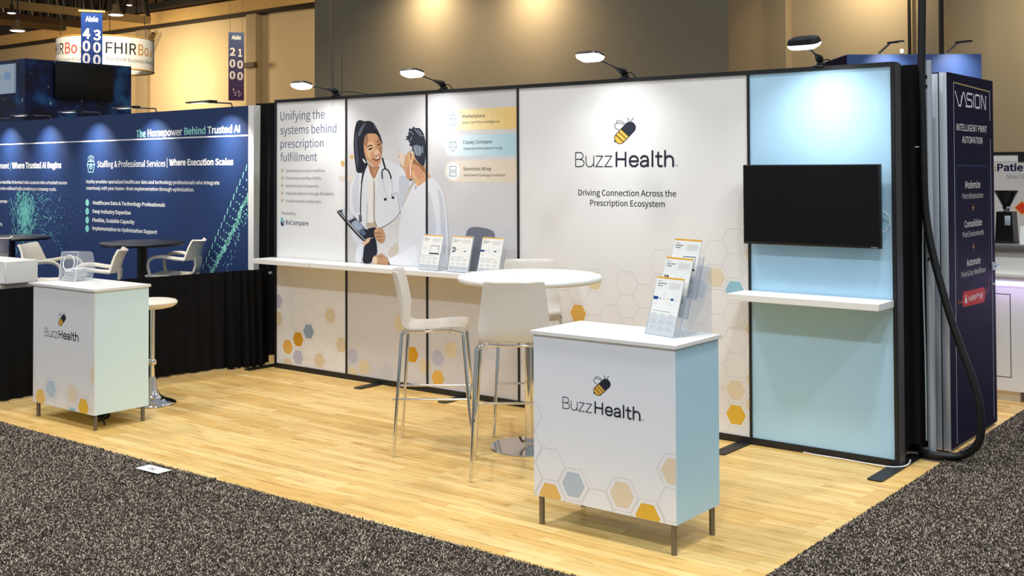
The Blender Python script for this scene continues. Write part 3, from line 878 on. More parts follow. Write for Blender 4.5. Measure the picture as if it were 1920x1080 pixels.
BEE=[
((42, 46, 58),[(0.5286,0.3445),(0.5255,0.3417),(0.5212,0.3397),(0.5157,0.3387),(0.5092,0.3386),(0.502,0.3394),(0.4942,0.3411),(0.486,0.3437),(0.4778,0.3471),(0.4698,0.3512),(0.4622,0.3558),(0.4552,0.3609),(0.4491,0.3662),(0.4441,0.3716),(0.4403,0.377),(0.4378,0.3821),(0.4366,0.3869),(0.437,0.3911),(0.4387,0.3947),(0.4419,0.3975),(0.4463,0.3994),(0.4518,0.4005),(0.4583,0.4006),(0.4656,0.3997),(0.4734,0.3979),(0.4816,0.3953),(0.4898,0.3919),(0.4978,0.3878),(0.5053,0.3832),(0.5122,0.3781),(0.5183,0.3728),(0.5233,0.3674),(0.5271,0.3621),(0.5296,0.357),(0.5307,0.3523),(0.5303,0.3481)]),
('w',[(0.5219,0.3483),(0.5196,0.3464),(0.5163,0.3452),(0.5119,0.3448),(0.5068,0.3451),(0.5009,0.3461),(0.4945,0.3479),(0.4878,0.3503),(0.4809,0.3533),(0.4741,0.3568),(0.4676,0.3607),(0.4616,0.3649),(0.4563,0.3692),(0.4518,0.3735),(0.4483,0.3777),(0.4458,0.3816),(0.4445,0.3852),(0.4444,0.3883),(0.4456,0.3909),(0.4478,0.3927),(0.4512,0.3939),(0.4555,0.3944),(0.4608,0.394),(0.4667,0.393),(0.4731,0.3912),(0.4798,0.3887),(0.4867,0.3857),(0.4935,0.3822),(0.4999,0.3783),(0.5059,0.3741),(0.5112,0.3699),(0.5157,0.3655),(0.5192,0.3614),(0.5216,0.3574),(0.5229,0.3539),(0.523,0.3508)]),
((42, 46, 58),[(0.5268,0.331),(0.5246,0.3262),(0.5211,0.3219),(0.5163,0.3181),(0.5104,0.3149),(0.5035,0.3124),(0.4958,0.3108),(0.4875,0.3099),(0.4787,0.3099),(0.4698,0.3108),(0.4608,0.3125),(0.4521,0.315),(0.4438,0.3182),(0.4361,0.322),(0.4293,0.3264),(0.4236,0.3313),(0.4189,0.3365),(0.4156,0.3418),(0.4136,0.3473),(0.413,0.3527),(0.4138,0.3578),(0.4161,0.3627),(0.4196,0.3671),(0.4245,0.3709),(0.4304,0.374),(0.4374,0.3765),(0.4452,0.3781),(0.4535,0.3789),(0.4623,0.3789),(0.4713,0.378),(0.4803,0.3763),(0.489,0.3738),(0.4972,0.3705),(0.5048,0.3667),(0.5115,0.3623),(0.5172,0.3574),(0.5218,0.3523),(0.5251,0.3469),(0.5271,0.3415),(0.5277,0.3362)]),
('w',[(0.5191,0.3329),(0.5173,0.3291),(0.5143,0.3256),(0.5103,0.3227),(0.5053,0.3202),(0.4995,0.3183),(0.4929,0.3171),(0.4857,0.3166),(0.4782,0.3167),(0.4705,0.3176),(0.4628,0.319),(0.4553,0.3211),(0.4481,0.3238),(0.4415,0.327),(0.4356,0.3306),(0.4305,0.3346),(0.4265,0.3388),(0.4235,0.3432),(0.4217,0.3475),(0.4211,0.3519),(0.4217,0.356),(0.4235,0.3598),(0.4265,0.3633),(0.4306,0.3662),(0.4356,0.3687),(0.4415,0.3705),(0.4481,0.3717),(0.4553,0.3723),(0.4628,0.3721),(0.4706,0.3712),(0.4783,0.3697),(0.4858,0.3676),(0.4929,0.3649),(0.4995,0.3617),(0.5054,0.3581),(0.5104,0.3541),(0.5144,0.3499),(0.5173,0.3456),(0.5191,0.3413),(0.5197,0.337)]),
((42, 46, 58),[(0.429,0.2087),(0.4361,0.2037),(0.444,0.1997),(0.4526,0.1967),(0.4617,0.1948),(0.4711,0.1941),(0.4807,0.1947),(0.4903,0.1966),(0.4996,0.2),(0.5084,0.2048),(0.5165,0.2113),(0.5247,0.2184),(0.5333,0.2259),(0.5423,0.2337),(0.5514,0.2418),(0.5607,0.2499),(0.5701,0.258),(0.5794,0.2661),(0.5885,0.2741),(0.5974,0.2819),(0.6059,0.2893),(0.6141,0.2964),(0.6213,0.3034),(0.6267,0.3109),(0.6303,0.3188),(0.6323,0.3268),(0.6327,0.3349),(0.6316,0.3427),(0.6291,0.3503),(0.6254,0.3574),(0.6204,0.3639),(0.6145,0.3698),(0.6145,0.3698),(0.6075,0.3748),(0.5998,0.3789),(0.5913,0.382),(0.5824,0.384),(0.5731,0.3848),(0.5636,0.3843),(0.5541,0.3825),(0.5448,0.3792),(0.5361,0.3745),(0.528,0.3681),(0.5198,0.3611),(0.5111,0.3536),(0.5022,0.3458),(0.4929,0.3379),(0.4835,0.3297),(0.4741,0.3216),(0.4647,0.3135),(0.4554,0.3054),(0.4464,0.2976),(0.4376,0.2901),(0.4293,0.2829),(0.4219,0.2759),(0.4164,0.2682),(0.4127,0.2602),(0.4107,0.2521),(0.4103,0.2439),(0.4114,0.2359),(0.4139,0.2283),(0.4178,0.2211),(0.4228,0.2146),(0.429,0.2087)]),
((233, 180, 72),[(0.4346,0.2136),(0.4371,0.2116),(0.4398,0.2098),(0.4426,0.2082),(0.4455,0.2067),(0.4485,0.2053),(0.4516,0.2042),(0.4547,0.2032),(0.4578,0.2024),(0.4609,0.2018),(0.4641,0.2013),(0.4672,0.201),(0.4702,0.2009),(0.4732,0.2009),(0.476,0.201),(0.4788,0.2013),(0.4815,0.2017),(0.484,0.2022),(0.4864,0.2027),(0.4886,0.2033),(0.4907,0.204),(0.4926,0.2047),(0.4943,0.2053),(0.4959,0.206),(0.4972,0.2066),(0.4984,0.2072),(0.4994,0.2078),(0.5002,0.2082),(0.5008,0.2086),(0.5013,0.2089),(0.5016,0.209),(0.5017,0.2091),(0.4272,0.2703),(0.4271,0.2702),(0.427,0.2699),(0.4266,0.2696),(0.4262,0.269),(0.4257,0.2683),(0.4251,0.2674),(0.4244,0.2664),(0.4237,0.2652),(0.423,0.2639),(0.4222,0.2624),(0.4215,0.2608),(0.4207,0.259),(0.4201,0.2571),(0.4195,0.2551),(0.419,0.2529),(0.4186,0.2507),(0.4184,0.2483),(0.4183,0.2458),(0.4184,0.2433),(0.4187,0.2408),(0.4191,0.2381),(0.4198,0.2355),(0.4206,0.2329),(0.4216,0.2303),(0.4229,0.2276),(0.4244,0.2251),(0.426,0.2226),(0.4279,0.2202),(0.4299,0.2179),(0.4322,0.2157),(0.4346,0.2136)]),
((233, 180, 72),[(0.5092,0.2146),(0.5092,0.2147),(0.5094,0.2148),(0.5097,0.2151),(0.5101,0.2154),(0.5106,0.2159),(0.5112,0.2164),(0.5119,0.217),(0.5127,0.2177),(0.5136,0.2185),(0.5145,0.2193),(0.5155,0.2202),(0.5166,0.2211),(0.5177,0.2221),(0.5188,0.2231),(0.52,0.2241),(0.5211,0.2251),(0.5223,0.2261),(0.5234,0.2271),(0.5245,0.228),(0.5256,0.229),(0.5266,0.2298),(0.5275,0.2307),(0.5284,0.2314),(0.5292,0.2321),(0.5299,0.2327),(0.5305,0.2333),(0.531,0.2337),(0.5314,0.2341),(0.5317,0.2343),(0.5319,0.2345),(0.5319,0.2345),(0.4566,0.2967),(0.4566,0.2966),(0.4564,0.2965),(0.4561,0.2962),(0.4557,0.2959),(0.4552,0.2954),(0.4546,0.2949),(0.4538,0.2943),(0.4531,0.2936),(0.4522,0.2928),(0.4512,0.292),(0.4502,0.2911),(0.4491,0.2902),(0.448,0.2892),(0.4469,0.2882),(0.4457,0.2872),(0.4445,0.2862),(0.4434,0.2852),(0.4422,0.2842),(0.4411,0.2833),(0.4401,0.2823),(0.439,0.2815),(0.4381,0.2806),(0.4372,0.2799),(0.4364,0.2792),(0.4357,0.2785),(0.4351,0.278),(0.4345,0.2776),(0.4341,0.2772),(0.4338,0.277),(0.4337,0.2768),(0.4336,0.2768)]),
((233, 180, 72),[(0.5381,0.2399),(0.5382,0.24),(0.5383,0.2401),(0.5386,0.2403),(0.5389,0.2406),(0.5393,0.241),(0.5398,0.2414),(0.5404,0.2419),(0.541,0.2425),(0.5418,0.2431),(0.5425,0.2438),(0.5434,0.2445),(0.5442,0.2452),(0.5451,0.246),(0.546,0.2468),(0.547,0.2476),(0.5479,0.2485),(0.5489,0.2493),(0.5498,0.2501),(0.5507,0.2509),(0.5515,0.2516),(0.5524,0.2523),(0.5531,0.253),(0.5538,0.2536),(0.5545,0.2542),(0.5551,0.2547),(0.5556,0.2551),(0.556,0.2555),(0.5563,0.2558),(0.5565,0.256),(0.5567,0.2561),(0.5567,0.2561),(0.4817,0.3183),(0.4816,0.3183),(0.4815,0.3181),(0.4812,0.3179),(0.4809,0.3176),(0.4805,0.3173),(0.48,0.3168),(0.4794,0.3163),(0.4787,0.3158),(0.478,0.3152),(0.4772,0.3145),(0.4764,0.3138),(0.4755,0.313),(0.4746,0.3122),(0.4737,0.3114),(0.4728,0.3106),(0.4718,0.3098),(0.4709,0.309),(0.4699,0.3082),(0.469,0.3074),(0.4681,0.3066),(0.4673,0.3059),(0.4665,0.3052),(0.4658,0.3046),(0.4652,0.304),(0.4646,0.3035),(0.4641,0.3031),(0.4637,0.3027),(0.4633,0.3024),(0.4631,0.3022),(0.4629,0.3021),(0.4629,0.3021)]),
((42, 46, 58),[(0.5706,0.3832),(0.5635,0.4052),(0.5471,0.4208),(0.5413,0.4163),(0.5565,0.4022),(0.563,0.3816)]),
((42, 46, 58),[(0.5904,0.3808),(0.5971,0.4),(0.6134,0.4123),(0.608,0.4174),(0.5904,0.4037),(0.5829,0.3829)]),
((42, 46, 58),[(0.4069,0.2088),(0.4203,0.235),(0.4373,0.2193)])]
WORD=[
(0.0092,[(0.0054,0.0035),(0.0062,0.1266)]),
(0.0092,[(0.0062,0.1266),(0.0487,0.1261),(0.0487,0.1261),(0.0538,0.1251),(0.059,0.1244),(0.0641,0.1235),(0.0689,0.1221),(0.073,0.1197),(0.0767,0.1161),(0.0801,0.1115),(0.0829,0.1064),(0.0848,0.1011),(0.0855,0.0961),(0.0848,0.0912),(0.0828,0.086),(0.0799,0.0809),(0.0764,0.0764),(0.0727,0.0728),(0.0685,0.0703),(0.0638,0.0689),(0.0586,0.0679),(0.0534,0.0671),(0.0483,0.066)]),
(0.0092,[(0.0058,0.0663),(0.0536,0.066),(0.0536,0.066),(0.0598,0.0644),(0.0662,0.0631),(0.0726,0.0617),(0.0783,0.0598),(0.0831,0.057),(0.0871,0.0531),(0.0906,0.0483),(0.0933,0.043),(0.095,0.0377),(0.0956,0.0326),(0.0949,0.0276),(0.0931,0.0224),(0.0903,0.0173),(0.0868,0.0128),(0.0828,0.0092),(0.0779,0.0068),(0.0722,0.0053),(0.0658,0.0043),(0.0594,0.0035),(0.0531,0.0024),(0.0054,0.0026)]),
(0.0092,[(0.1171,0.0949),(0.1167,0.0351),(0.1167,0.0351),(0.1178,0.031),(0.1187,0.0267),(0.1198,0.0225),(0.1211,0.0186),(0.1228,0.0151),(0.1251,0.012),(0.1278,0.0092),(0.1307,0.0067),(0.134,0.0046),(0.1374,0.0029),(0.1412,0.0016),(0.1453,0.0007),(0.1497,0.0001),(0.1541,0.0),(0.1583,0.0002),(0.1626,0.0009),(0.1671,0.0019),(0.1714,0.0033),(0.1756,0.005),(0.1793,0.007),(0.1826,0.0095),(0.1857,0.0123),(0.1885,0.0154),(0.1909,0.0186),(0.1929,0.0217),(0.1944,0.0247),(0.1953,0.0278),(0.1959,0.0309),(0.1965,0.034),(0.1972,0.0372)]),
(0.0092,[(0.1986,0.0941),(0.198,0.0018)]),
(0.0092,[(0.2236,0.093),(0.2917,0.0923),(0.2198,0.0017),(0.2931,0.0014)]),
(0.0092,[(0.3184,0.0921),(0.3857,0.0914),(0.3146,0.0013),(0.3891,0.001)]),
(0.0188,[(0.4346,0.1215),(0.4337,0.0059)]),
(0.0188,[(0.5269,0.1204),(0.526,0.0055)]),
(0.0188,[(0.4341,0.0645),(0.5265,0.0638)]),
(0.0188,[(0.5701,0.0457),(0.651,0.0452)]),
(0.0188,[(0.651,0.0452),(0.6503,0.0502),(0.6497,0.0554),(0.649,0.0605),(0.648,0.0653),(0.6463,0.0695),(0.644,0.0732),(0.6412,0.0764),(0.6379,0.0793),(0.6344,0.0818),(0.6307,0.0839),(0.6268,0.0857),(0.6225,0.0872),(0.6181,0.0883),(0.6136,0.089),(0.609,0.0892),(0.6044,0.0889),(0.5996,0.0882),(0.5948,0.087),(0.5903,0.0855),(0.5863,0.0835),(0.5827,0.0811),(0.5796,0.0782),(0.5767,0.075),(0.5743,0.0714),(0.5723,0.0676),(0.5706,0.0635),(0.5694,0.059),(0.5686,0.0543),(0.5682,0.0496),(0.5681,0.0449),(0.5685,0.0402),(0.5692,0.0354),(0.5704,0.0306),(0.5719,0.0261),(0.5739,0.0221),(0.5763,0.0185),(0.5791,0.0153),(0.5823,0.0123),(0.5859,0.0098),(0.5896,0.0077),(0.5938,0.0061),(0.5984,0.0049),(0.6032,0.004),(0.6079,0.0036),(0.6123,0.0034),(0.6164,0.0035),(0.6202,0.004),(0.624,0.0048),(0.6276,0.006),(0.6311,0.0075),(0.6344,0.0096),(0.6376,0.0122),(0.6407,0.0151),(0.6438,0.018),(0.6469,0.0209)]),
(0.0188,[(0.6816,0.0709),(0.684,0.0737),(0.6863,0.0766),(0.6886,0.0795),(0.6913,0.082),(0.6944,0.0841),(0.6983,0.0859),(0.7027,0.0873),(0.7074,0.0883),(0.7122,0.0889),(0.7169,0.0889),(0.7217,0.0884),(0.7268,0.0874),(0.7318,0.0858),(0.7364,0.0838),(0.7402,0.0812),(0.743,0.0779),(0.745,0.0738),(0.7466,0.0693),(0.748,0.0647),(0.7497,0.0603),(0.7493,0.0045)]),
(0.0188,[(0.7496,0.0486),(0.7429,0.0484),(0.7361,0.0482),(0.7293,0.0481),(0.7227,0.0477),(0.7166,0.0472),(0.7108,0.0465),(0.7053,0.0457),(0.7001,0.0447),(0.6953,0.0434),(0.6912,0.0415),(0.6875,0.039),(0.6842,0.036),(0.6815,0.0326),(0.6794,0.0291),(0.6783,0.0257),(0.6782,0.0222),(0.6788,0.0185),(0.6802,0.0149),(0.6823,0.0116),(0.685,0.0089),(0.6886,0.0068),(0.6931,0.0052),(0.6982,0.0039),(0.7034,0.0032),(0.7084,0.003),(0.7134,0.0033),(0.7185,0.0041),(0.7236,0.0054),(0.7284,0.0072),(0.7328,0.0095),(0.7366,0.0126),(0.74,0.0163),(0.7432,0.0204),(0.7463,0.0246),(0.7495,0.0286)]),
(0.0188,[(0.7938,0.1297),(0.7928,0.0043)]),
(0.0188,[(0.8494,0.1158),(0.8486,0.0222),(0.8486,0.0222),(0.8496,0.0191),(0.8504,0.0158),(0.8513,0.0126),(0.8525,0.0096),(0.8542,0.0073),(0.8567,0.0055),(0.8596,0.0042),(0.8629,0.0033),(0.8663,0.0026),(0.8695,0.0023),(0.8725,0.0023),(0.8756,0.0027),(0.8786,0.0034),(0.8817,0.0041),(0.8848,0.0047)]),
(0.0188,[(0.8281,0.0853),(0.8816,0.0848)]),
(0.0188,[(0.9162,0.129),(0.9152,0.0037)]),
(0.0188,[(0.9155,0.0424),(0.9159,0.0472),(0.9161,0.052),(0.9164,0.0568),(0.9171,0.0614),(0.9185,0.0655),(0.9209,0.0692),(0.9238,0.0727),(0.9272,0.0759),(0.931,0.0787),(0.9348,0.081),(0.9388,0.083),(0.943,0.0846),(0.9475,0.0858),(0.9521,0.0864),(0.9566,0.0865),(0.9612,0.086),(0.9661,0.0849),(0.9709,0.0833),(0.9753,0.0813),(0.9791,0.0789),(0.9822,0.0761),(0.9848,0.0728),(0.9869,0.0692),(0.9887,0.0654),(0.9902,0.0616),(0.9913,0.0578),(0.9919,0.0539),(0.9922,0.0499),(0.9925,0.0459),(0.9929,0.0419),(0.9925,0.0034)])]
TEXT={
'wall':[
('Unifying the', (44, 72, 108), 0, 0.058, 2.256, 0.649, 0.0776),
('systems behind', (44, 72, 108), 0, 0.058, 2.129, 0.8, 0.0752),
('prescription', (44, 72, 108), 0, 0.058, 2.005, 0.633, 0.0728),
('fulfillment', (44, 72, 108), 0, 0.061, 1.883, 0.549, 0.0727),
('Optimized prescription workflows', (60, 62, 70), 0, 0.132, 1.784, 0.652, 0.0257),
('Closed-loop reporting visibility', (60, 62, 70), 0, 0.132, 1.717, 0.602, 0.0257),
('Real-time price transparency', (60, 62, 70), 0, 0.132, 1.647, 0.572, 0.0257),
('Improved adherence through affordability', (60, 62, 70), 0, 0.132, 1.579, 0.77, 0.0257),
('Flexible network configuration', (60, 62, 70), 0, 0.136, 1.509, 0.602, 0.0256),
('Powered by', (40, 40, 46), 0, 0.076, 1.397, 0.269, 0.0257),
('RxCompare', (28, 62, 96), 1, 0.132, 1.307, 0.437, 0.0396),
('Marketplace', (52, 46, 44), 1, 2.253, 2.211, 2.487, 0.0251),
('Multi-Card Price Intelligence', (52, 46, 44), 2, 2.253, 2.165, 2.632, 0.0176),
('Copay Compare', (52, 46, 44), 1, 2.259, 2.006, 2.557, 0.0251),
('Integrated Alternative Pricing', (52, 46, 44), 2, 2.262, 1.959, 2.658, 0.0175),
('Seamless Wrap', (52, 46, 44), 1, 2.26, 1.795, 2.547, 0.0251),
('Automated Coverage Continuity', (52, 46, 44), 2, 2.26, 1.749, 2.688, 0.0175),
('Driving Connection Across the', (38, 40, 52), 1, 3.37, 1.61, 4.188, 0.0419),
('Prescription Ecosystem', (38, 40, 52), 1, 3.474, 1.537, 4.098, 0.0416)],
'nb':[
('The', (150, 215, 205), 3, -2.098, 2.173, -1.905, 0.0746),
('Horsepower', (235, 232, 225), 3, -1.864, 2.175, -1.19, 0.0737),
('Behind', (150, 215, 205), 3, -1.149, 2.179, -0.759, 0.0709),
('Trusted AI', (225, 232, 228), 3, -0.723, 2.181, -0.158, 0.0692),
('Staffing & Professional Services', (235, 232, 225), 1, -2.943, 1.844, -1.511, 0.0661),
('Where Execution Scales', (235, 232, 225), 4, -1.436, 1.857, -0.271, 0.0611),
('Azulity provides specialized healthcare data and technology professionals who integrate', (235, 232, 225), 1, -3.2, 1.657, -0.511, 0.0374),
('seamlessly with your teams—from implementation through optimization.', (235, 232, 225), 1, -3.199, 1.582, -0.962, 0.0374),
('Healthcare Data & Technology Professionals', (235, 232, 225), 3, -3.043, 1.412, -1.512, 0.039),
('Deep Industry Expertise', (235, 232, 225), 3, -3.05, 1.312, -2.209, 0.039),
('Flexible, Scalable Capacity', (235, 232, 225), 3, -3.049, 1.211, -2.128, 0.039),
('Implementation to Optimization Support', (235, 232, 225), 3, -3.048, 1.116, -1.669, 0.039),
('ment', (235, 232, 225), 1, -5.43, 1.835, -5.172, 0.07),
('Where Trusted AI Begins', (235, 232, 225), 4, -5.088, 1.837, -3.793, 0.0689),
('andardize federated data sources into a trusted master', (235, 232, 225), 1, -5.427, 1.639, -3.643, 0.0393),
('value without hallucinations or runaway costs.', (235, 232, 225), 1, -5.426, 1.559, -3.916, 0.0393),
('urces', (235, 232, 225), 3, -5.424, 1.391, -5.219, 0.0393),
('ts', (235, 232, 225), 3, -5.42, 1.093, -5.353, 0.0393)],
'tower':[
('INTELLIGENT PRINT', (235, 232, 225), 1, 0.73, 2.044, 1.408, 0.0431),
('AUTOMATION', (235, 232, 225), 1, 0.842, 1.964, 1.297, 0.0436),
('Modernize', (235, 232, 225), 1, 0.9, 1.664, 1.234, 0.0468),
('Print Infrastructure', (235, 232, 225), 0, 0.836, 1.595, 1.297, 0.0372),
('Consolidate', (235, 232, 225), 1, 0.873, 1.408, 1.26, 0.0434),
('Print Environments', (235, 232, 225), 0, 0.83, 1.343, 1.301, 0.037),
('Automate', (235, 232, 225), 1, 0.908, 1.152, 1.215, 0.0435),
('Print & Doc Workflows', (235, 232, 225), 0, 0.793, 1.085, 1.328, 0.0368),
('FedRAMP® High', (245, 230, 225), 1, 0.939, 0.918, 1.259, 0.0342)],
'patie':[
('Patie', (34, 32, 74), 4, 5.051, 1.765, 5.286, 0.0637),
('Stop Cl', (110, 104, 108), 0, 5.137, 1.692, 5.289, 0.0376),
(':', (214, 140, 60), 4, 5.028, 1.765, 5.042, 0.0498)]}


HEXC = {'amber': (228, 178, 88), 'orange': (214, 156, 42), 'yellow': (228, 182, 64), 'blue': (150, 168, 186), 'tan': (222, 204, 172), 'lav': (190, 188, 206),
        'grey': (204, 202, 206), 'ltblue': (186, 201, 214), 'teal': (152, 198, 214), 'beige': (230, 214, 188), 'khaki': (226, 208, 164), 'mellow': (232, 190, 108)}
LINE = (206, 202, 201)


def honeycomb(sf, mb, cells, outl, x0c, z0c, dx, dz, lim, lay=0.0006):
    """cells: {(col,row): colour name}, outl: outlined cells; col spacing dx, row spacing dz, odd columns half a row up"""
    s = dz / math.sqrt(3)
    x0, x1, z0, z1 = lim
    for (c, r), name in cells.items():
        cx, cz = x0c + c * dx, z0c + r * dz + (dz / 2 if c % 2 else 0)
        q = clip(hexpts(cx, cz, s * 0.76), x0, x1, z0, z1)
        if q:
            sf.poly(mb, q, ink(HEXC[name]), lay + 0.0004)
    done = set()
    for c, r in sorted(set(list(cells) + list(outl))):
        cx, cz = x0c + c * dx, z0c + r * dz + (dz / 2 if c % 2 else 0)
        h = hexpts(cx, cz, s)
        for i in range(6):
            k = (round((h[i][0] + h[(i + 1) % 6][0]) * 200), round((h[i][1] + h[(i + 1) % 6][1]) * 200))
            near = any((k[0] + a, k[1] + c_) in done for a in (-1, 0, 1) for c_ in (-1, 0, 1))
            t = None if near else clip_line(h[i], h[(i + 1) % 6], x0, x1, z0, z1)
            done.add(k)
            if t:
                sf.line(mb, t, 0.0020, ink(LINE), lay)


def bee_logo(sf, mb, s0, z0, w, white, lay=0.0008):
    """the bee and the word mark; w is the width of the word mark"""
    for i, (c, L) in enumerate(BEE):
        sf.poly(mb[0], [(s0 + a * w, z0 + b * w) for a, b in L], white if c == 'w' else ink(c), lay + i * 0.00012)
    dark = (40, 43, 56)
    mb = mb[1]
    for n, (sw, L) in enumerate(WORD):          # the word mark, letter by letter in round-ended strokes
        P = [(s0 + a * w, z0 + b * w) for a, b in L]
        sf.stroke(mb, P, sw * w, ink(dark), lay + 0.00016 * n)
    sf.text(mb, 'TM', dark, 1, s0 + 1.012 * w, z0, s0 + 1.04 * w, 0.012 * w, lay)


# ------------------------------------------------------------------ the setting
b = MB(); b.box((-90, -30, -0.12), (40, 40, -0.03), M_CONC); struct(b.build('floor'))
b = MB(); b.box((-0.62, -2.666, -0.03), (5.869, 0.9, 0.0), M_WOOD)
b.box((5.0, 0.9, -0.03), (5.869, 1.3, 0.0), M_WOOD); b.box((5.0, 1.3, -0.03), (14.0, 12.0, 0.0), M_WOOD)
struct(b.build('floor'))
# the wood beyond the tower is cut back by the right-hand aisle carpet, which lies on it

def carpet(name, poly, label, ridge=None):
    b = MB(); b.prism(poly, 'z', -0.03, 0.004, M_CARP)
    t = b.build(name)
    tag(t, label, 'carpet')
    return t

car_l = carpet('aisle_carpet', [(-6.0, -2.672), (2.655, -2.672), (2.74, -3.6), (2.84, -9.0), (-6.0, -9.0)], 'dark grey speckled aisle carpet left of the seam, under the white paper sheet')
car_r = carpet('aisle_carpet', [(2.66, -2.672), (5.872, -2.672), (5.872, 14.0), (12.0, 14.0), (12.0, -9.0), (2.845, -9.0), (2.745, -3.6)], 'dark grey speckled carpet wrapping the front right corner of the wood floor')
b = MB(); b.box((-10.0, -2.672, -0.03), (-0.62, 3.0, -0.002), M_BLUEC)
tag(b.build('blue_carpet'), 'blue carpet of the neighbouring booth behind the black drape', 'carpet')

rng = np.random.default_rng(7)


def pile(parent, regions, dens):
    """loose loops of yarn standing on the carpet"""
    V, F, o = [], [], 0
    P = []
    for x0, x1, y0, y1 in regions:
        n = int((x1 - x0) * (y1 - y0) * dens)
        q = np.stack([rng.uniform(x0, x1, n), rng.uniform(y0, y1, n)], 1)
        P.append(q)
    P = np.concatenate(P)
    n = len(P)
    th = rng.uniform(0, 2 * PI, n)
    L = rng.uniform(0.010, 0.024, n)
    wd = rng.uniform(0.0022, 0.0042, n)
    d = np.stack([np.cos(th), np.sin(th), np.zeros(n)], 1)
    s = np.stack([-np.sin(th), np.cos(th), np.zeros(n)], 1)
    base = np.concatenate([P, np.full((n, 1), 0.0055)], 1)
    z0 = rng.uniform(0.0, 0.004, n)[:, None] * np.array([[0, 0, 1]])
    z1 = rng.uniform(0.002, 0.011, n)[:, None] * np.array([[0, 0, 1]])
    hl, hw = (L / 2)[:, None], (wd / 2)[:, None]
    A = np.stack([base - d * hl - s * hw + z0, base - d * hl + s * hw + z0, base + s * hw * 1.2 + z1, base - s * hw * 1.2 + z1, base + d * hl + s * hw + z0 * 0.4, base + d * hl - s * hw + z0 * 0.4], 1).reshape(-1, 3)
    k = np.arange(n) * 6
    Q = np.concatenate([np.stack([k, k + 3, k + 2, k + 1], 1), np.stack([k + 3, k + 5, k + 4, k + 2], 1)])
    me = bpy.data.meshes.new('carpet_pile')
    me.vertices.add(len(A)); me.vertices.foreach_set('co', A.ravel())
    me.loops.add(len(Q) * 4); me.loops.foreach_set('vertex_index', Q.ravel().astype(np.int32))
    me.polygons.add(len(Q)); me.polygons.foreach_set('loop_start', np.arange(len(Q), dtype=np.int32) * 4)
    me.update(calc_edges=True)
    me.materials.append(M_PILE)
    ob = bpy.data.objects.new('carpet_pile', me)
    COL.objects.link(ob)
    ob.parent = parent
    ob['kind'] = 'stuff'


pile(car_l, [(-1.2, 2.66, -4.9, -2.674)], 15000)
pile(car_r, [(2.67, 6.2, -4.9, -2.674), (5.876, 9.2, -3.0, 3.4)], 15000)
# curled edge of the seam between the two rolls
b = MB()
pts = [(2.652, -2.672, 0.010), (2.665, -2.80, 0.010), (2.69, -3.0, 0.007), (2.71, -3.25, 0.004), (2.74, -3.6, 0.002)]
b.tube(smooth_path(pts, 5), 0.008, M_CARP, 6)
b.build('seam_edge', car_l)

# far walls of the hall
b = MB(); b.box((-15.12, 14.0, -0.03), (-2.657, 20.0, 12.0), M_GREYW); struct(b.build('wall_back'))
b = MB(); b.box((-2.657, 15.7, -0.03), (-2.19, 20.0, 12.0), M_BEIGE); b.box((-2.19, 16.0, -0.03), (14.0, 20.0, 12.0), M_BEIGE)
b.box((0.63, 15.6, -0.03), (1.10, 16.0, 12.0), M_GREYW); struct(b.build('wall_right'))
b = MB(); b.tube([(0.372, 15.9, 0), (0.372, 15.9, 12)], 0.035, M_TRUSS, 8); b.tube([(1.124, 15.5, 0), (1.124, 15.5, 12)], 0.05, M_TRUSS, 8)
struct(b.build('trim_1'))
b = MB(); b.box((-75, 30.0, -0.03), (-20, 30.8, 9.9), M_BEIGE)
b.box((-37.6, 29.55, -0.03), (-36.85, 30.0, 9.9), M_GREYW); b.box((-47.6, 29.8, -0.03), (-46.5, 30.0, 9.9), M_GREYW)
b.box((-37.75, 29.3, 6.9), (-36.7, 29.55, 7.15), M_BROWN)
struct(b.build('wall_left'))
b = MB(); b.box((-75, 33.0, 9.0), (-16, 33.5, 17.0), M_BROWN); struct(b.build('wall_back'))
b = MB(); b.box((-90, -6, 15.5), (-14, 34, 15.9), M_DARKC); struct(b.build('ceiling'))
# beam along the head of the far wall
b = MB(); b.box((-75, 29.3, 9.72), (-15.2, 30.0, 10.35), M_BEAM); b.box((-75, 29.5, 9.60), (-15.2, 30.0, 9.72), M_TRUSS)
b.bar((-45.6, 29.6, 9.3), (-46.6, 29.6, 7.9), 0.18, 0.18, M_BROWN)
struct(b.build('trim_2'))


def roof_truss(a, c, z0, z1, n, m_top, label):
    a, c = Vector(a), Vector(c)
    t = thing('roof_truss', label, 'truss', (a.x, a.y, z0), 0, 'roof trusses')
    o = (a.x, a.y, z0)
    b = MB(); b.bar((a.x, a.y, z0), (c.x, c.y, z0), 0.30, 0.34, m_top); b.build('bottom_chord', t, o)
    b = MB(); b.bar((a.x, a.y, z1), (c.x, c.y, z1), 0.3, 0.3, M_TRUSS); b.build('top_chord', t, o)
    b = MB()
    for k in range(n):
        p, q = a.lerp(c, k / n), a.lerp(c, (k + 1) / n)
        mid = (p + q) / 2
        b.bar((p.x, p.y, z0), (mid.x, mid.y, z1), 0.16, 0.16, M_TRUSS)
        b.bar((mid.x, mid.y, z1), (q.x, q.y, z0), 0.16, 0.16, M_TRUSS)
        b.bar((mid.x, mid.y, z1), (mid.x, mid.y, z0), 0.1, 0.1, M_TRUSS)
    b.build('web_bracing', t, o)
    return t


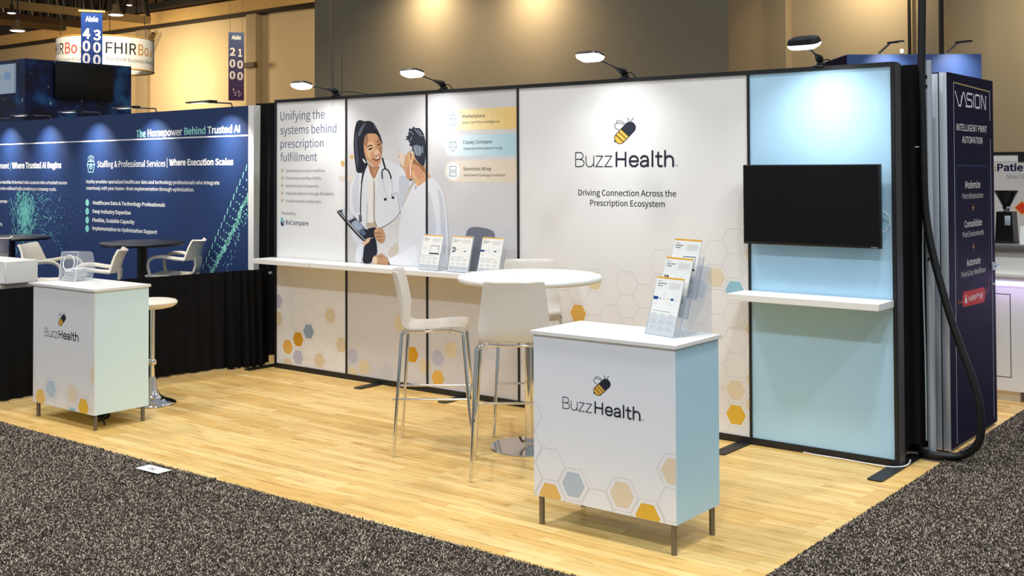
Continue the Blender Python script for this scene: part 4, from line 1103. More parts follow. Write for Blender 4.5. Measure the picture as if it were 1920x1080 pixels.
roof_truss((-70, 29.0, 0), (-17, 29.0, 0), 10.6, 13.6, 26, M_TRUSS, 'dark roof truss lying along the top of the far beige wall')
roof_truss((-39.2, 8, 0), (-39.2, 25, 0), 9.0, 12.0, 12, M_BEAM, 'pale-chorded roof truss crossing the dark ceiling at upper left, the nearer one')
roof_truss((-46.0, 8, 0), (-46.0, 26, 0), 9.4, 12.4, 12, M_BROWN, 'brown-chorded roof truss crossing the dark ceiling further back')
roof_truss((-54, 8, 0), (-54, 29, 0), 10.2, 13.4, 12, M_BROWN, 'dim roof truss deepest in the dark ceiling at upper left')


def high_bay(x, y, z, r, label):
    t = thing('high_bay_lamp', label, 'lamp', (x, y, z), 0, 'high bay lamps under the roof')
    b = MB(); b.lathe([(0.0, 0.30), (r * 0.35, 0.30), (r * 0.45, 0.14), (r, 0.02), (r, -0.01), (r * 0.96, -0.01)], M_BROWN, 24); b.build('shade', t)
    b = MB(); b.lathe([(0.0, -0.05), (r * 0.7, -0.03), (r * 0.95, 0.0), (r * 0.9, 0.03), (0.0, 0.03)], M_BAYL, 24); b.build('lens', t)
    b = MB(); b.tube([(0, 0, 0.3), (0, 0, 15.5 - z)], 0.02, M_TRUSS, 6); b.build('stem', t)
    return t


high_bay(-21.32, 11.88, 6.34, 0.25, 'brightest lit high bay lamp, just right of the blue aisle sign')
high_bay(-23.58, 10.11, 5.89, 0.24, 'lit high bay lamp above the dark starfield tower at far left')
high_bay(-31.6, 19.0, 8.37, 0.13, 'small far high bay lamp hanging highest near the trusses')
high_bay(-30.46, 13.56, 7.38, 0.17, 'dim small high bay lamp at the top left corner below the pale chord')

# thin suspension cables behind the back wall
for i, (x, x2, lab) in enumerate(((0.39, 0.445, 'thick grey suspension cable pair rising behind the first display panel'), (0.557, 0.543, 'single thin suspension cable rising behind the second display panel'))):
    b = MB()
    b.tube([(x, 0.3, 3.6), (x2, 0.3, 2.2)], 0.010 if i == 0 else 0.006, mat('grey_cable', (92, 80, 66), 0.6), 6)
    if i == 0:
        b.tube([(x - 0.03, 0.3, 3.6), (x2 - 0.005, 0.3, 2.2)], 0.006, mat('grey_cable', (92, 80, 66), 0.6), 6)
    b.tube([(x, 0.3, 3.6), (x - 0.5, 0.3, 15.5)], 0.008, mat('grey_cable', (92, 80, 66), 0.6), 6)
    tag(b.build('suspension_cable'), lab, 'cable', 'suspension cables')

# ------------------------------------------------------------------ the back wall: five display panels
def chaikin(P, it=2):
    for _ in range(it):
        Q = []
        for i in range(len(P)):
            a, c = P[i], P[(i + 1) % len(P)]
            Q += [(a[0] * .78 + c[0] * .22, a[1] * .78 + c[1] * .22), (a[0] * .22 + c[0] * .78, a[1] * .22 + c[1] * .78)]
        P = Q
    return P


PX = [0.0, 0.928, 1.873, 2.815, 4.738, 5.691]
WALLS = Surf((0, 0, 0), (1, 0, 0))
PLAB = ['left end white display panel with the large heading and bullet list', 'display panel printed with a photo of two talking women',
        'display panel with yellow, blue and beige caption bars', 'wide white display stand with large bee logo and honeycomb print',
        'pale blue display panel at the right end behind the television']
G_CELLS = {(0, 0 + 1): 'amber', (1, 1): 'orange', (2, 2): 'blue', (4, 3): 'tan', (5, 1): 'tan', (1, 0): 'lav', (-1, 3): 'lav', (-1, 2): 'tan', (6, 1): 'lav', (7, 0): 'tan', (9, 0): 'grey',
           (10, 3): 'tan', (11, 1): 'orange', (12, 1): 'tan', (13, 1): 'lav', (13, 0): 'amber', (14, 2): 'tan', (0, 0): 'tan', (6, 0): 'tan', (3, 0): 'tan'}
G_OUT = [(c, r) for c in range(0, 20) for r in range(0, 4) if (c * 7 + r * 5 + c * r) % 5 < (3 if r < 2 else 2) and c < 20]
H_CELLS = {(0, 6): 'beige', (1, 5): 'teal', (-1, 5): 'ltblue', (-8, 4): 'amber', (-7, 4 + 1): 'khaki', (-9, 4 + 1): 'ltblue', (1, 1): 'beige', (1, 0): 'yellow', (2, 2): 'beige', (2, 7): 'beige', (2, 1): 'beige', (2, 4): 'beige'}
H_OUT = [(0, 7), (1, 7), (-1, 6), (0, 5), (1, 6), (0, 4), (1, 4), (1, 3), (1, 2), (0, 3), (0, 2), (0, 1), (-1, 4), (-3, 6), (-5, 5), (-5, 4), (-4, 5), (-4, 4), (-6, 4), (-5, 3), (-3, 5), (-3, 4), (-4, 3), (-6, 3), (-2, 3), (-2, 4), (-9, 4), (-10, 5), (-8, 5), (-9, 3),
         (-10, 3), (-11, 3), (-12, 2), (-12, 3), (-11, 2), (-8, 3), (-7, 3), (-2, 2), (-1, 3), (-1, 2), (-1, 1), (0, 0), (-1, 0), (-2, 1), (-3, 2), (-3, 1)]
ZB, ZT = 0.045, 2.42


def panel(i):
    x0, x1 = PX[i], PX[i + 1]
    org = (x0, 0.0, 0.0)
    t = thing('display_stand', PLAB[i], 'display stand', org, 0, 'back wall display stands')
    fr = 0.008
    b = MB()
    yf, yb = -0.010, 0.075
    xl = x0 - (0.016 if i == 0 else 0)
    xr = x1 + (0.014 if i == 4 else 0)
    b.box((xl, yf, 0.004), (x0 + fr, yb, 2.446), M_BLACK)
    b.box((x1 - fr, yf, 0.004), (xr, yb, 2.446), M_BLACK if i < 4 else M_BLACK)
    b.box((x0 + fr, yf, ZT), (x1 - fr, yb, 2.446), M_BLACK)
    b.box((x0 + fr, yf, 0.004), (x1 - fr, yb, ZB), M_BLACK)
    if i == 4:
        b.box((xr, 0.0, 0.004), (xr + 0.006, 0.085, 2.44), M_SIDE)
        b.box((xr - 0.01, 0.085, 0.004), (xr + 0.006, 0.095, 2.44), M_BLACK)
    b.build('frame', t, org)
    if i == 4:
        b = MB()
        for z in (0.32, 0.95, 1.46, 1.56, 1.92, 2.18, 2.33):
            b.lathe([(0.0, 0.004), (0.006, 0.003), (0.006, 0.0)], M_STEEL, 8)
            n = len(b.v) - 24
            for k in range(n, len(b.v)):
                q = b.v[k]
                b.v[k] = (xr + 0.006 + q[2], 0.035 + q[0], z + q[1])
        b.build('bolts', t, org)['label'] = 'small steel bolts down the frame edge'
    fm = (M_FAB, M_FABG, M_FABG, M_FAB, M_TEAL)[i]
    b = MB()
    b.box((x0 + fr, 0.0, ZB), (x1 - fr, 0.02, ZT), fm)
    lim = (x0 + fr, x1 - fr, ZB, ZT)
    if i < 3:
        honeycomb(WALLS, b, G_CELLS, G_OUT, 0.158, 0.042, 0.1403, 0.162, lim)
    if i == 3:
        honeycomb(WALLS, b, H_CELLS, H_OUT, 4.486, 0.0946, 0.1405, 0.1634, lim)
    fab = b.build('fabric', t, org)
    # printed artwork
    if i in (0, 1, 2):
        b = MB()
        for k, (c, L) in enumerate(PEOPLE):
            q = clip(chaikin(L) if len(L) >= 5 else L, lim[0], lim[1], 1.0, ZT)
            if q:
                WALLS.poly(b, q, ink(c), 0.0012 + k * 0.00006)
        b.build('photo_print', fab, org)
    if i == 0:
        b = MB(); c = MB()
        for tx in TEXT['wall'][:4]:
            WALLS.text(b, *tx, 0.0016)
        b.build('heading', fab, org)
        for tx in TEXT['wall'][4:9]:
            WALLS.text(c, *tx, 0.0016)
        for z in (1.799, 1.732, 1.663, 1.593, 1.526):
            WALLS.disc(c, 0.083, z, 0.021, ink((240, 228, 205)), 0.0012)
            WALLS.ring(c, 0.083, z, 0.021, 0.003, ink((226, 208, 170)), 0.0014)
            WALLS.line(c, [(0.072, z + 0.002), (0.080, z - 0.008), (0.097, z + 0.012)], 0.005, ink((70, 80, 110)), 0.0018)
        c.build('bullet_list', fab, org)
        b = MB()
        for tx in TEXT['wall'][9:11]:
            WALLS.text(b, *tx, 0.0016)
        WALLS.poly(b, [(0.079 + 0.018 * math.cos(t / 10 * PI), 1.350 + 0.022 * math.sin(t / 10 * PI)) for t in range(11)] + [(0.061, 1.318), (0.097, 1.318)], ink((92, 178, 184)), 0.0014)
        WALLS.poly(b, [(0.085 + 0.022 * math.cos(PI + t / 10 * PI), 1.318 + 0.026 * math.sin(PI + t / 10 * PI)) for t in range(11)] + [(0.107, 1.345), (0.063, 1.330)], ink((28, 62, 96)), 0.0016)
        WALLS.line(b, [(0.072, 1.352), (0.098, 1.318)], 0.008, ink((235, 235, 235)), 0.0018)
        b.build('sponsor_logo', fab, org)
    if i == 2:
        bars = ((1.985, 2.112, 2.282, (238, 204, 132), (250, 236, 200), 0), (1.985, 1.908, 2.076, (182, 212, 224), (222, 236, 240), 1), (1.985, 1.703, 1.872, (226, 210, 188), (238, 226, 210), 2))
        for s0, z0, z1, col, col2, kind in bars:
            b = MB()
            r = (z1 - z0) / 2
            cz = (z0 + z1) / 2
            cx = 2.152
            # rounded left end, fading colour towards it
            n = 10
            WALLS.poly(b, [(cx - 0.005 + r * math.cos(PI / 2 + PI * k / 20), cz + r * math.sin(PI / 2 + PI * k / 20)) for k in range(21)], ink(col2), 0.0008)
            for k in range(n):
                a0, a1 = cx - 0.006 + (lim[1] - cx + 0.006) * k / n, cx - 0.006 + (lim[1] - cx + 0.006) * (k + 1) / n
                f = min(1, (k + 0.5) / n * 1.15)
                cc = tuple(int(col2[j] + (col[j] - col2[j]) * f) for j in range(3))
                WALLS.rect(b, a0, z0, a1 + 0.0005, z1, ink(cc), 0.0008)
            WALLS.disc(b, cx, cz, 0.072, ink((246, 246, 245)), 0.0012, 36)
            lc = ink((120, 160, 176))
            if kind == 0:
                WALLS.line(b, [(cx - 0.036, cz + 0.012), (cx - 0.028, cz + 0.034), (cx + 0.028, cz + 0.034), (cx + 0.036, cz + 0.012)], 0.005, lc, 0.0016, True)
                WALLS.line(b, [(cx - 0.022, cz + 0.046), (cx + 0.022, cz + 0.046)], 0.005, lc, 0.0016)
                WALLS.line(b, [(cx - 0.030, cz + 0.008), (cx - 0.030, cz - 0.038), (cx + 0.030, cz - 0.038), (cx + 0.030, cz + 0.008)], 0.005, lc, 0.0016)
                WALLS.line(b, [(cx - 0.008, cz - 0.036), (cx - 0.008, cz - 0.012), (cx + 0.010, cz - 0.012), (cx + 0.010, cz - 0.036)], 0.004, lc, 0.0016)
            elif kind == 1:
                WALLS.line(b, [(cx, cz + 0.042), (cx, cz - 0.038)], 0.005, lc, 0.0016)
                WALLS.line(b, [(cx - 0.018, cz - 0.040), (cx + 0.018, cz - 0.040)], 0.005, lc, 0.0016)
                WALLS.line(b, [(cx - 0.034, cz + 0.030), (cx + 0.034, cz + 0.030)], 0.005, lc, 0.0016)
                for sx in (-0.030, 0.030):
                    WALLS.line(b, [(cx + sx, cz + 0.030), (cx + sx - 0.014, cz - 0.008), (cx + sx + 0.014, cz - 0.008)], 0.004, lc, 0.0016, True)
                    WALLS.line(b, [(cx + sx - 0.014, cz - 0.010), (cx + sx - 0.007, cz - 0.022), (cx + sx + 0.007, cz - 0.022), (cx + sx + 0.014, cz - 0.010)], 0.004, lc, 0.0016)
            else:
                for dz in (0.024, -0.022):
                    WALLS.line(b, [(cx - 0.034, cz + dz - 0.016), (cx + 0.034, cz + dz - 0.016), (cx + 0.034, cz + dz + 0.016), (cx - 0.034, cz + dz + 0.016)], 0.005, lc, 0.0016, True)
            for tx in TEXT['wall'][11 + kind * 2:13 + kind * 2]:
                WALLS.text(b, *tx, 0.0014)
            bo = b.build('caption_bar', fab, org)
            bo['label'] = ('yellow Marketplace caption bar', 'blue Copay Compare caption bar', 'beige Seamless Wrap caption bar')[kind]
    if i == 3:
        b = (MB(), MB()); bee_logo(WALLS, b, 3.343, 1.818, 0.830, fm); b[0].build('bee_logo', fab, org); b[1].build('word_mark', fab, org)
        b = MB()
        for tx in TEXT['wall'][17:19]:
            WALLS.text(b, *tx, 0.0014)
        b.build('tagline', fab, org)
    return t


PAN = [panel(i) for i in range(5)]
# flat foot plates under the frame, part of the panels they carry
for pi, x, rot in ((0, -0.10, 0.0), (1, 1.32, 0.0), (2, 2.25, 0.0), (3, 4.69, 0.0), (4, 5.692, 0.0)):
    ox = PX[pi]
    y0 = -0.375 if pi > 2 else -0.26
    w = 0.045
    b = MB(); b.prism([(x - w - ox, y0 + 0.012), (x - w + 0.012 - ox, y0), (x + w - 0.012 - ox, y0), (x + w - ox, y0 + 0.012), (x + w - ox, 0.36), (x - w - ox, 0.36)], 'z', 0.0005, 0.0085, M_BLACK)
    b.build('foot_plate', PAN[pi])


# arm lamps clipped to the top of the panels
def arm_lamp(x, hx, hy, hz, label, cord, tilt=-0.20, hs=1.0):
    t = thing('arm_lamp', label, 'lamp', (x, 0.03, 2.446), 0, 'lamps along the back wall top')
    o = (x, 0.03, 2.446)
    H = Vector((hx, hy, hz))
    J = Vector((x, 0.0, 2.495))
    d = (H - J).normalized()
    b = MB(); b.box((x - 0.03, -0.020, 2.436), (x + 0.03, 0.085, 2.452), M_BLACKP, 0.004); b.box((x - 0.02, 0.0, 2.452), (x + 0.02, 0.05, 2.472), M_BLACKP, 0.004); b.build('clamp', t, o)
    b = MB()
    back = J - d * 0.035 + Vector((0, 0, -0.008))
    fr_ = J + d * 0.10
    b.tube([back, J, J + d * 0.05, fr_], [0.018, 0.026, 0.017, 0.007], M_BLACKP, 10); b.tube([(x, 0.025, 2.46), J - d * 0.01], 0.017, M_BLACKP, 10); b.build('joint', t, o)
    b = MB(); b.tube([fr_ - d * 0.02, H - d * 0.03], 0.0055, M_BLACKP, 8); b.build('arm', t, o)
    # head: housing above, bulged lens below, tipped towards the wall
    n = Vector((0, math.sin(tilt), -math.cos(tilt)))     # the way the lens faces
    ex = Vector((1, 0, 0)); ey = n.cross(ex)
    a, c_ = 0.098, 0.060
    ring = []
    K = 28
    for k in range(K):
        tt = 2 * PI * k / K
        cc, ss = math.cos(tt), math.sin(tt)
        e = 0.45
        ring.append((a * math.copysign(abs(cc) ** e, cc), c_ * math.copysign(abs(ss) ** e, ss)))
    def shell(prof, m, name, par):
        vs, fs = [], []
        for sc, off in prof:
            for px_, py_ in ring:
                vs.append(H + ex * (px_ * sc) + ey * (py_ * sc) + n * off)
        for i in range(len(prof) - 1):
            for k in range(K):
                fs.append((i * K + k, i * K + (k + 1) % K, (i + 1) * K + (k + 1) % K, (i + 1) * K + k))
        fs.append(tuple(range(K))[::-1]); fs.append(tuple((len(prof) - 1) * K + k for k in range(K)))
        return MB().add(vs, fs, m, True).build(name, par, o)
    hd = shell([(0.70, -0.020 * hs), (0.88, -0.016 * hs), (0.97, -0.004 * hs), (1.0, 0.003)], M_BLACKP, 'lamp_head', t)
    shell([(0.985, 0.0), (0.975, 0.010), (0.90, 0.024), (0.72, 0.034), (0.4, 0.038)], M_LENS, 'lens', hd)
    b = MB()
    if cord == 'long':
        b.tube(smooth_path([(x + 0.03, 0.03, 2.482), (x + 0.12, 0.05, 2.486), (x + 0.24, 0.06, 2.470), (x + 0.36, 0.07, 2.452), (x + 0.5, 0.085, 2.44)], 6), 0.004, M_RUBBER, 6)
    else:
        b.tube(smooth_path([(x + 0.02, 0.02, 2.485), (x + 0.045, 0.03, 2.488), (x + 0.06, 0.04, 2.474), (x + 0.065, 0.06, 2.448), (x + 0.065, 0.09, 2.42)], 6), 0.004, M_RUBBER, 6)
    b.build('cord', t, o)
    area('arm_lamp_light', H + n * 0.045, H + n * 0.045 + Vector((0, 0.40, -0.90)), 0.17, 0.09, 6.8, (0.94, 0.97, 1.0), 112)
    return t


arm_lamp(0.776, 0.776, -0.375, 2.530, 'lit arm lamp above the heading at the left end of the back wall', 'long')
arm_lamp(2.034, 2.034, -0.345, 2.566, 'lit arm lamp above the photo of two women and caption bars', 'short')
arm_lamp(3.765, 3.765, -0.415, 2.578, 'lit arm lamp above the large bee logo', 'short')
arm_lamp(5.23, 5.30, -0.390, 2.556, 'lit arm lamp above the pale blue panel and television', 'short', 0.30, 1.8)

# shelves on the wall
b = MB(); b.box((-0.05, -0.252, 0.965), (2.812, -0.012, 1.005), M_WHITE, 0.002, 1)
t = thing('wall_shelf', 'long white wall shelf running under the photo and heading panels', 'shelf', (-0.05, -0.012, 0.965))
b.build('board', t, (-0.05, -0.012, 0.965))
b = MB(); b.box((0.735, -0.2535, 0.964), (0.738, -0.02, 1.0062), mat('joint_line', (170, 165, 158), 0.6)); b.build('joint_seam', t, (-0.05, -0.012, 0.965))
b = MB(); b.box((4.702, -0.262, 0.962), (5.690, -0.012, 1.004), M_WHITE, 0.002, 1)
tag(b.build('wall_shelf'), 'short white shelf on the pale blue panel below the television', 'shelf')

# television
t = thing('television', 'black flat television hung on the pale blue panel', 'television', (5.19, -0.012, 1.57))
o = (5.19, -0.012, 1.57)
b = MB(); b.box((4.742, -0.098, 1.316), (5.642, -0.055, 1.826), M_BLACKP, 0.004); b.build('casing', t, o)
b = MB(); b.box((4.750, -0.1005, 1.332), (5.634, -0.0985, 1.819), M_SCREEN); b.build('screen', t, o)
b = MB(); b.box((4.98, -0.054, 1.45), (5.40, -0.011, 1.70), M_BLACK); b.build('wall_mount', t, o)
sf = Surf((0, -0.098, 0), (1, 0, 0))
b = MB(); sf.text(b, 'VIZIO', (190, 190, 190), 1, 5.585, 1.320, 5.625, 0.0075, 0.0006); b.build('badge_lettering', t, o)
b = MB(); b.tube(smooth_path([(5.60, -0.03, 1.545), (5.635, -0.02, 1.54), (5.668, -0.015, 1.505), (5.668, -0.015, 1.45), (5.635, -0.02, 1.415), (5.60, -0.03, 1.42)], 6), 0.003, M_CORDW, 6); b.build('cord', t, o)['label'] = 'thin white loop of cord'
# white cord along the floor
b = MB(); b.tube(smooth_path([(5.02, 0.03, 0.005), (5.15, -0.02, 0.005), (5.35, -0.02, 0.005), (5.50, -0.03, 0.005), (5.60, -0.06, 0.013), (5.68, -0.05, 0.013), (5.728, 0.0, 0.013), (5.735, 0.08, 0.013), (5.722, 0.15, 0.02)], 6), 0.0045, M_CORDW, 6)
tag(b.build('extension_cord'), 'white power cord along the foot of the pale blue panel', 'cord')


# ------------------------------------------------------------------ counters
def counter(x0, x1, y0, y1, h, zb, front, side, label, cells, outl, gx, logo):
    t = thing('display_counter', label, 'counter', (x0, y0, 0), 0, 'display counters with bee logo')
    W_, D_ = x1 - x0, y1 - y0
    b = MB(); b.box((0, 0, h - 0.019), (W_, D_, h), M_WHITE, 0.0015, 1); b.build('counter_top', t)
    o_ = 0.012
    b = MB(); b.box((o_ + 0.001, o_ + 0.006, zb), (W_ - o_ - 0.006, D_ - o_, h - 0.0195), side)
    b.build('cabinet', t)
    b = MB(); b.box((o_, o_, zb - 0.001), (W_ - o_, o_ + 0.0055, h - 0.020), front)
    sf = Surf((0, o_, 0), (1, 0, 0))
    honeycomb(sf, b, cells, outl, gx[0], gx[1], 0.143, 0.157, (o_ + 0.001, W_ - o_ - 0.001, zb, h - 0.03))
    fp = b.build('front_panel', t)
    b = MB(); b.box((W_ - o_ - 0.0055, o_ + 0.006, zb - 0.001), (W_ - o_, D_ - o_, h - 0.020), side)
    b.build('side_panel', t)
    b = (MB(), MB()); bee_logo(sf, b, logo[0], logo[1], logo[2], front); b[0].build('bee_logo', fp); b[1].build('word_mark', fp)
    l = 0.040
    for x in (l, W_ - l):
        for y in (l, D_ - l):
            b = MB(); b.tube([(x, y, 0.001), (x, y, zb)], 0.0145, M_STEEL, 14); b.build('leg', t)
    return t


C_CELLS = {(0, 0): 'mellow', (1, 0): 'ltblue', (3, 0): 'beige', (4, 0): 'yellow', (3, -1): 'teal', (5, 1): 'beige'}
C_OUT = [(0, 1), (2, 0), (2, -1), (1, -1), (5, 0), (5, -1), (-1, 0), (-1, 1), (-1, 2), (-1, -1), (4, -1)]
counter(4.597, 5.448, -2.194, -1.745, 0.983, 0.147, M_CTR, M_TEALP, 'large white counter with pale blue side in the right foreground', C_CELLS, C_OUT, (4.71 - 4.597, 0.160), (4.789 - 4.597, 0.608, 0.457))
counter(0.147, 0.980, -2.434, -1.978, 0.983, 0.110, M_CTRL, M_MINT, 'white counter with mint side at the left, carrying the clear entry box', C_CELLS, C_OUT, (0.115, 0.150), (0.317 - 0.147, 0.605, 0.452))
# black cord lying under the left counter
b = MB(); b.tube(smooth_path([(0.62, -2.15, 0.075), (0.66, -2.2, 0.02), (0.72, -2.25, 0.012), (0.78, -2.2, 0.03), (0.74, -2.16, 0.05), (0.79, -2.24, 0.035), (0.86, -2.27, 0.008)], 6), 0.006, M_RUBBER, 6)
b.box((0.52, -2.17, 0.002), (0.66, -2.10, 0.055), M_RUBBER, 0.006)
tag(b.build('power_strip'), 'black power strip and cord on the floor under the left counter', 'power strip')

# ------------------------------------------------------------------ high table
t = thing('bar_table', 'round white high table on a chrome pedestal among the stools', 'table', (3.632, -0.932, 0))
b = MB(); b.lathe([(0.0, 1.073), (0.452, 1.073), (0.464, 1.077), (0.472, 1.088), (0.472, 1.100), (0.464, 1.111), (0.452, 1.115), (0.0, 1.115)], M_WHITE, 72); b.build('table_top', t)
b = MB(); b.lathe([(0.036, 0.012), (0.036, 1.06), (0.0, 1.06)], M_CHROME, 28); b.lathe([(0.0, 1.058), (0.16, 1.058), (0.16, 1.0725), (0.0, 1.0725)], M_BLACK, 28); b.build('pedestal', t)
b = MB(); b.lathe([(0.0, 0.0005), (0.262, 0.0005), (0.264, 0.004), (0.262, 0.009), (0.20, 0.013), (0.06, 0.018), (0.042, 0.024), (0.0, 0.024)], M_CHROME, 64); b.build('base', t)


# ------------------------------------------------------------------ bar stools
def bar_stool(label, loc, rz):
    t = thing('bar_stool', label, 'bar stool', loc, rz, 'frosted bar stools around the high table')
    prof = [(0.212, 0.772, 0.395), (0.214, 0.790, 0.400), (0.200, 0.803, 0.405), (0.165, 0.808, 0.41), (0.08, 0.803, 0.42), (0.0, 0.796, 0.425), (-0.08, 0.790, 0.43), (-0.14, 0.790, 0.43),
            (-0.180, 0.800, 0.425), (-0.203, 0.826, 0.42), (-0.216, 0.865, 0.415), (-0.228, 0.93, 0.40), (-0.240, 1.0, 0.385), (-0.254, 1.07, 0.368), (-0.270, 1.13, 0.352), (-0.276, 1.150, 0.345), (-0.284, 1.156, 0.343)]
    J = 12
    G = []
    for k, (y, z, w) in enumerate(prof):
        row = []
        back = max(0.0, min(1.0, (z - 0.80) / 0.1)) if y < -0.15 else 0.0
        for j in range(J + 1):
            s = -1 + 2 * j / J
            e = abs(s) ** 3
            row.append((s * w / 2, y + 0.048 * e * back, z + 0.012 * e * (1 - back) * (0.4 if k < 2 else 1)))
        G.append(row)
    b = MB(); b.grid([g for g in G[:9]], M_FROST, True, 0.010); b.build('seat', t)
    b = MB(); b.grid([g for g in G[8:]], M_FROST, True, 0.010); b.build('backrest', t)
    # chrome seat frame: a bent tube each side and two cross tubes
    b = MB()
    for s in (-1, 1):
        b.tube(smooth_path([(s * 0.215, -0.192, 0.762), (s * 0.20, -0.15, 0.776), (s * 0.190, -0.05, 0.776), (s * 0.190, 0.1, 0.782), (s * 0.205, 0.185, 0.768)], 5), 0.010, M_CHROME, 10)
    b.tube(smooth_path([(-0.219, -0.200, 0.752), (-0.17, -0.190, 0.780), (-0.08, -0.175, 0.772), (0.08, -0.175, 0.772), (0.17, -0.190, 0.780), (0.219, -0.200, 0.752)], 5), 0.009, M_CHROME, 10)
    b.tube([(-0.19, 0.10, 0.776), (0.19, 0.10, 0.776)], 0.009, M_CHROME, 8)
    b.build('seat_frame', t)
    for sx in (-1, 1):
        for top, bot in (((sx * 0.208, 0.188, 0.768), (sx * 0.252, 0.248, 0.002)), ((sx * 0.219, -0.200, 0.764), (sx * 0.254, -0.252, 0.002))):
            p, q = Vector(top), Vector(bot)
            b = MB(); b.tube([p + Vector((0, 0, 0.006)), p.lerp(q, 0.03), p.lerp(q, 0.97), q], [0.008, 0.0115, 0.0105, 0.0095], M_CHROME, 12); b.build('leg', t)
    b = MB()
    fx, fyf, fyr, fz = 0.233, 0.220, -0.228, 0.355
    for s in (-1, 1):
        b.tube([(s * fx, fyr - 0.03, fz), (s * fx, fyf, fz)], 0.008, M_CHROME, 10)
    b.tube([(-fx, fyf, fz), (fx, fyf, fz)], 0.008, M_CHROME, 10)
    b.build('footrest', t)
    return t


def facing(dx, dy):
    return math.atan2(dy, dx) - PI / 2


s1 = bar_stool('frosted white bar stool seen from its side, left of the high table', (3.146, -1.305, 0), facing(0.79, 0.61))
dup(s1, (3.905, -1.445, 0), facing(-0.61, 0.79), 'frosted white bar stool with its back to us, in front of the high table')
dup(s1, (3.315, -0.515, 0), facing(0.61, -0.79), 'frosted white bar stool mostly hidden behind the high table')

# round swivel stool behind the left counter
t = thing('swivel_stool', 'white round-seated stool on a chrome trumpet base behind the left counter', 'stool', (0.477, -1.628, 0))
b = MB(); b.lathe([(0.0, 0.735), (0.10, 0.737), (0.155, 0.748), (0.185, 0.768), (0.190, 0.785), (0.178, 0.800), (0.14, 0.808), (0.0, 0.810)], M_PLASTIC, 40); b.build('seat', t)
b = MB(); b.lathe([(0.0, 0.20), (0.020, 0.20), (0.020, 0.73), (0.05, 0.735), (0.0, 0.736)], M_CHROME, 20); b.lathe([(0.026, 0.30), (0.034, 0.31), (0.034, 0.335), (0.026, 0.345)], M_CHROME, 20); b.build('column', t)
b = MB(); b.lathe([(0.0, 0.0005), (0.178, 0.0005), (0.182, 0.006), (0.176, 0.016), (0.14, 0.028), (0.10, 0.042), (0.066, 0.066), (0.042, 0.11), (0.03, 0.18), (0.026, 0.21), (0.0, 0.21)], M_CHROME, 48); b.build('base', t)


